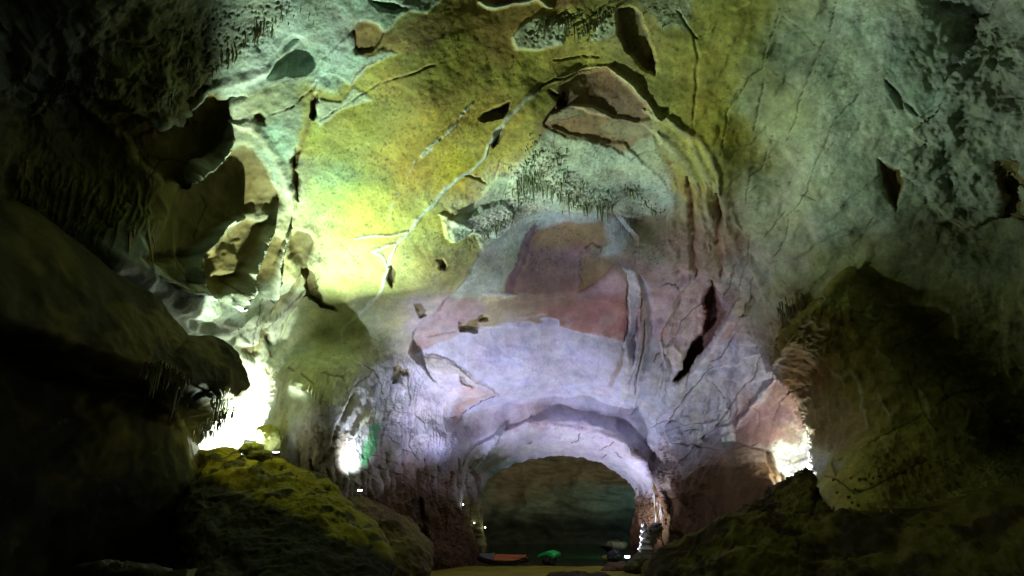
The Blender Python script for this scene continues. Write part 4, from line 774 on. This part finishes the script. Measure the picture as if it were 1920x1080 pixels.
cluster('small drips on the inner right edge of the arch', '1222,905 1226,925 1232,935 1240,945', 14, 3, (14, 34), 'white', 17, wpx=(2, 3.5), mats=['white', 'ochre'])
cluster('thin pale drips on the left shoulder of the arch', '872,905 868,925 866,935', 10, 2.5, (12, 30), 'white', 18, wpx=(1.4, 2.6))
print('drips', time.time()-T0)
# stalagmites on the right pillar
def lumpy_column(name, parent, base, height, r0, r1, mat, seed, n=18, rings=26):
    r = np.random.RandomState(seed); vs = []; fs = []; wob = np.cumsum(r.normal(0, .02, (rings, 2)), 0)*height*.25
    for k in range(rings):
        t = k/(rings-1.); rad = (r0*(1-t)+r1*t)*(1+.22*math.sin(k*1.3+seed)+.10*r.normal())*(1 if t < .93 else .55)
        for j in range(n):
            a = 2*math.pi*j/n; q = rad*(1+.22*math.sin(a*4+seed+k*.15)+.07*r.normal()); vs.append((base[0]+q*math.cos(a)+wob[k, 0], base[1]+q*math.sin(a)+wob[k, 1], base[2]+t*height))
    for k in range(rings-1):
        for j in range(n): fs.append((k*n+j, k*n+(j+1) % n, (k+1)*n+(j+1) % n, (k+1)*n+j))
    fs.append(tuple(range((rings-1)*n, rings*n))); fs.append(tuple(range(n-1, -1, -1)))
    me = bpy.data.meshes.new(name); me.from_pydata(vs, [], fs); me.shade_smooth(); me.materials.append(mat); return link(bpy.data.objects.new(name, me), parent)
for (a, b0, b1, d, r0, r1, lab, mt) in ((1211, 1035, 975, 86.5, .85, .12, 'glittering white stalagmite column lit by the shore lamp', 'white'), (1217, 1022, 990, 86.3, .30, .2, 'thin lit stalagmite between the white column and the draperies', 'white')):
    p = pt(a, b0, d); q = pt(a, b1, d); o = lumpy_column('stalagmite', None, tuple(p), q[2]-p[2], r0, r1, DM[mt], int(a)); tag(o, lab, 'stalagmite')
rt = empty('drapery_formation', pt(1230, 980, 87)); tag(rt, 'lilac-lit hanging rock draperies on the right pillar of the arch', 'rock draperies')
for k, (a, b0, b1, r0) in enumerate(((1216, 995, 1008, .2), (1222, 984, 1028, .28), (1227, 980, 1020, .36), (1233, 978, 1012, .3), (1238, 984, 1006, .2))):
    p = pt(a, b0, 87)-pt(1230, 980, 87); L = pt(a, b0, 87)[2]-pt(a, b1, 87)[2]
    lumpy_column('drape', rt, (p[0], p[1], p[2]-L), L, .10, r0*1.4, DM['wet'], 40+k, 12, 20)

# ------------------------------------------------------------------ floodlights
BM = {}
def boxm(name, cx, cy_, cz, sx, sy, sz, mat, parent, bev=.12):
    import bmesh
    bm = bmesh.new(); bmesh.ops.create_cube(bm, size=1); 
    for vv in bm.verts: vv.co = (cx+vv.co.x*sx, cy_+vv.co.y*sy, cz+vv.co.z*sz)
    bmesh.ops.bevel(bm, geom=bm.edges[:], offset=min(sx, sy, sz)*bev, segments=2, affect='EDGES')
    me = bpy.data.meshes.new(name); bm.to_mesh(me); bm.free(); me.materials.append(mat); return link(bpy.data.objects.new(name, me), parent)
HOUS = simple_material('lamp_housing', (.06, .065, .07), .45, .6, .2, 5, .02); STEEL = simple_material('steel', (.25, .26, .26), .4, .8)
def glass(name, col, s): return simple_material(name, (.8, .8, .8), .2, emit=col, es=s, bump=0)
from mathutils import Vector
def light(nm, loc, col, watts, rad, aim=None, cone=120):
    l = bpy.data.lights.new(nm, 'SPOT' if aim is not None else 'POINT'); l.color = col; l.energy = watts; l.shadow_soft_size = rad
    o = bpy.data.objects.new(nm, l); o.location = loc
    if aim is not None:
        l.spot_size = math.radians(cone); l.spot_blend = .7
        o.rotation_euler = (Vector(aim)-Vector(loc)).to_track_quat('-Z', 'Y').to_euler()
    return link(o)
def floodlight(label, loc, rz, tilt, size, col, es, watts, rad, bar=False, off=(0, 0, 0), aim=None, cone=120):
    r = empty('floodlight', loc, (0, 0, rz)); tag(r, label, 'floodlight', 'floodlights lighting the cave')
    W_, D_, H_ = size
    hd = boxm('housing', 0, 0, 0, W_, D_, H_, HOUS, r); hd.rotation_euler = (tilt, 0, 0)
    for k in range(5): boxm('cooling_fin', (k-2)*W_*.18, 0, -H_*.5-.05, W_*.03, D_*.8, .09, HOUS, hd)
    ln = boxm('lens', 0, 0, H_*.5+.012, W_*.9, D_*.86, .02, glass('lamp_glass', col, es), hd, .2)
    br = boxm('bracket', 0, D_*.1, -.32, W_*.12, .06, .5, STEEL, r); 
    boxm('yoke', 0, 0, -.1, W_*1.08, .05, .05, STEEL, r); boxm('base_plate', 0, 0, -.58, W_*.6, .3, .05, STEEL, r)
    if bar: boxm('mounting_bar', .25, 0, -.35, 3.4, .06, .06, STEEL, r)
    if watts: light('lamp_light', (loc[0]+off[0], loc[1]+off[1], loc[2]+off[2]), col, watts, rad, aim, cone)
    return r
def L_(k): (a, b, d), c, wt, rd = LAMPS[k]; return pt(a, b, d), c, wt, rd
p, c, wt, rd = L_('ceiling'); floodlight('large floodlight hidden behind the rocks at the top of the yellow boulder', tuple(p-np.array([0, 0, .7])), .4, -.2, (1., .8, .2), c, 20, wt, rd, off=(0, 0, .9), aim=p+np.array([18, -18, 31.]), cone=108)
p, c, wt, rd = L_('crevice'); floodlight('floodlight deep inside the blinding left crevice', tuple(p-np.array([0, 0, .7])), .4, -.2, (1., .8, .2), c, 20, wt, rd, off=(0, 0, .9))
floodlight('visible rectangular white floodlight on a thin bar above the yellow boulder', tuple(pt(510, 850, 57.)), .1, .16, (1.15, .9, .16), (.85, .95, 1.), 14, 60, .35, True, off=(0, 0, .5))
p, c, wt, rd = L_('buttress'); p = pt(675, 921, 61.8)
floodlight('small floodlight at the foot of the green-stained left wall', tuple(p), 0, .5, (.4, .28, .13), c, 25, wt, rd, off=(0, 0, .6), aim=surf(672, 800)[0], cone=95)
p, c, wt, rd = L_('hall'); floodlight('floodlight hidden behind the brown clay boulder', tuple(p-np.array([0, 0, .8])), 0, 0, (1, .8, .2), c, 15, wt, rd, off=(0, 0, .9), aim=pt(985, 680, 76), cone=98)
p, c, wt, rd = L_('arch'); floodlight('bright shore floodlight beside the stalagmites at the right pillar', tuple(p-np.array([0, 0, .3])), -.3, .6, (.6, .4, .16), c, 30, wt, rd, off=(0, 0, .7), aim=pt(1190, 900, 91), cone=140)
p, c, wt, rd = L_('slot'); floodlight('floodlight hidden in the bright slot at the right end of the mound', tuple(p-np.array([0, 0, .6])), 0, 0, (.8, .6, .18), c, 15, wt, rd, off=(0, 0, .8))
p, c, wt, rd = L_('lake'); floodlight('floodlight behind the right pillar shining over the lake', tuple(p-np.array([0, 0, .6])), 0, 0, (.8, .6, .18), c, 15, wt, rd, off=(0, 0, .8))
for a, b, lab in ((866, 946, 'highest of three tiny white lamps on the left arch pillar'), (893, 981, 'middle one of three tiny white lamps on the left arch pillar'), (901, 990, 'lowest of three tiny white lamps on the left arch pillar')):
    q, nn, _ = surf(a, b); r = empty('small_lamp', tuple(q+nn*.35)); tag(r, lab, 'lamp', 'tiny lamps on the arch pillar')
    boxm('bulb', 0, 0, 0, .16, .16, .16, glass('bulb_glass', (.95, 1, .95), 12), r, .3); boxm('socket', 0, .12, -.02, .1, .2, .1, HOUS, r)

# ------------------------------------------------------------------ boats
def strip_mesh(name, rows, mat, parent, thick=.03, smooth_=True):
    rows = np.array(rows, dtype=float); a, b = rows.shape[:2]; vs = rows.reshape(-1, 3).tolist(); fs = [(i*b+j, i*b+j+1, (i+1)*b+j+1, (i+1)*b+j) for i in range(a-1) for j in range(b-1)]
    me = bpy.data.meshes.new(name); me.from_pydata(vs, [], fs)
    if smooth_: me.shade_smooth()
    me.materials.append(mat); o = link(bpy.data.objects.new(name, me), parent)
    md = o.modifiers.new('thickness', 'SOLIDIFY'); md.thickness = thick; return o
def hull(parent, L, Wd, Hh, mat, bow=.5):
    rows = []
    for i in range(22):
        t = i/21.; x = (t-.5)*L; ww = Wd*.5*max(.03, math.sin(math.pi*min(1, max(0, t)))**.45); z0 = bow*abs(2*t-1)**3
        rows.append([(x, s*ww*math.cos(q), z0+Hh*(1-math.cos(q)**.8 if False else 1-math.cos(math.pi/2-q))*0+z0*0+Hh*(1-math.sin(q)**1.2)) for s, q in [(-1, 0), (-1, .35), (-1, .8), (-1, 1.3), (1, 1.3), (1, .8), (1, .35), (1, 0)]])
    return strip_mesh('hull', rows, mat, parent, .05)
WOOD = simple_material('dark_hull', (.05, .045, .035), .6, noise=.4); GREENC = simple_material('green_canopy', (.02, .80, .14), .5, noise=.12, emit=None); POSTM = simple_material('boat_post', (.35, .28, .2), .6)
p = pt(1031, 1057, 97); p[2] = .0
bt = empty('canopy_boat', tuple(p), (0, 0, math.radians(78))); tag(bt, 'small boat with a bright green scalloped canopy moored at the sand bank', 'boat')
hull(bt, 9., 1.5, .5, WOOD, .5)
rows = []; fr_ = []
for i in range(13):
    x = -3.2+i*.5; rows.append([(x, -1.05+2.1*j/14., 1.35+.35*math.sin(math.pi*j/14.)) for j in range(15)])
strip_mesh('canopy', rows, GREENC, bt, .04)
for e in (-3.2, 2.8):
    rr_ = [[(e-.02*(1 if e < 0 else -1), -1.05+2.1*j/28., 1.35+.35*math.sin(math.pi*j/28.)-dz*(0 if k == 0 else 1)) for j in range(29)] for k, dz in ((0, 0),)]
    top = [(e, -1.05+2.1*j/28., 1.35+.35*math.sin(math.pi*j/28.)) for j in range(29)]; bot = [(e, y, z-.22-.10*abs(math.sin(j*math.pi/4))) for j, (_, y, z) in enumerate(top)]
    strip_mesh('valance', [top, bot], GREENC, bt, .02, False)
for s in (-1, 1):
    top = [(-3.2+6*j/40., s*1.05, 1.35) for j in range(41)]; bot = [(x, y, z-.2-.10*abs(math.sin(j*math.pi/4))) for j, (x, y, z) in enumerate(top)]
    strip_mesh('valance', [top, bot], GREENC, bt, .02, False)
for x in (-2.9, -.2, 2.5):
    for s in (-1, 1): boxm('post', x, s*.72, .85, .06, .06, 1.1, POSTM, bt)
for x in (-1.8, 0, 1.8): boxm('bench', x, 0, .45, .3, 1.2, .05, POSTM, bt)
ORG = simple_material('orange_deck', (.50, .14, .02), .55, noise=.25); GREYM = simple_material('grey_tarp', (.16, .17, .14), .7, noise=.3)
p = pt(944, 1053, 91.5); p[2] = .25
ob = empty('orange_boat', tuple(p+np.array([0, 0, .25])), (math.radians(26), 0, math.radians(-8))); ob.scale = (1.2, 1.2, 1.2); tag(ob, 'orange-decked rowing boat beached at the left foot of the arch', 'boat')
hull(ob, 5.4, 1.5, .55, WOOD, .35)
rows = [[((t-.5)*5.1, s*.66*max(.04, math.sin(math.pi*t)**.5), .62+.35*abs(2*t-1)**3+.38*(1-t)**.8*math.cos(s*1.3)) for s in np.linspace(-1, 1, 9)] for t in np.linspace(.30, .985, 14)]
strip_mesh('deck', rows, ORG, ob, .04)
rows = [[((t-.5)*5.1, s*.72*max(.04, math.sin(math.pi*t)**.5), .68+.35*abs(2*t-1)**3+.42*math.cos(s*1.3)*min(1, 3*t)) for s in np.linspace(-1, 1, 9)] for t in np.linspace(.02, .32, 8)]
strip_mesh('tarpaulin', rows, GREYM, ob, .04); boxm('oar', 1.9, -.3, .92, 1.6, .05, .05, POSTM, ob)

# ------------------------------------------------------------------ pale trough cut off by the lower edge
TR = simple_material('pale_concrete', (.42, .40, .20), .8, noise=.3)
import bmesh
c0 = pt(333, 1078, 22.)
tb = empty('trough', tuple(c0)); tag(tb, 'pale yellowish tapered trough at the bottom edge in the dark foreground', 'trough')
bm = bmesh.new(); W0, W1, Dp, Hh = .86, .5, .6, .7
o_ = [bm.verts.new(q) for q in ((-W0/2, -Dp/2, .06), (W0/2, -Dp/2, .16), (W0/2, Dp/2, .16), (-W0/2, Dp/2, .06))]; i_ = [bm.verts.new((q.co.x*.88, q.co.y*.82, q.co.z)) for q in o_]
l_ = [bm.verts.new(q) for q in ((-W1/2-.1, -Dp*.35, -Hh), (W1/2-.05, -Dp*.35, -Hh), (W1/2-.05, Dp*.35, -Hh), (-W1/2-.1, Dp*.35, -Hh))]; f_ = [bm.verts.new((q.co.x*.8, q.co.y*.7, -.1)) for q in o_]
for k in range(4):
    j = (k+1) % 4; bm.faces.new((o_[k], o_[j], i_[j], i_[k])); bm.faces.new((l_[k], l_[j], o_[j], o_[k])); bm.faces.new((i_[k], i_[j], f_[j], f_[k]))
bm.faces.new(f_); bm.faces.new(l_[::-1]); bmesh.ops.recalc_face_normals(bm, faces=bm.faces[:])
me = bpy.data.meshes.new('basin'); bm.to_mesh(me); bm.free(); me.materials.append(TR); link(bpy.data.objects.new('basin', me), tb)
boxm('rim', 0, -Dp/2-.012, .115, W0, .03, .07, TR, tb).rotation_euler = (0, -.115, 0)
print('done', time.time()-T0)
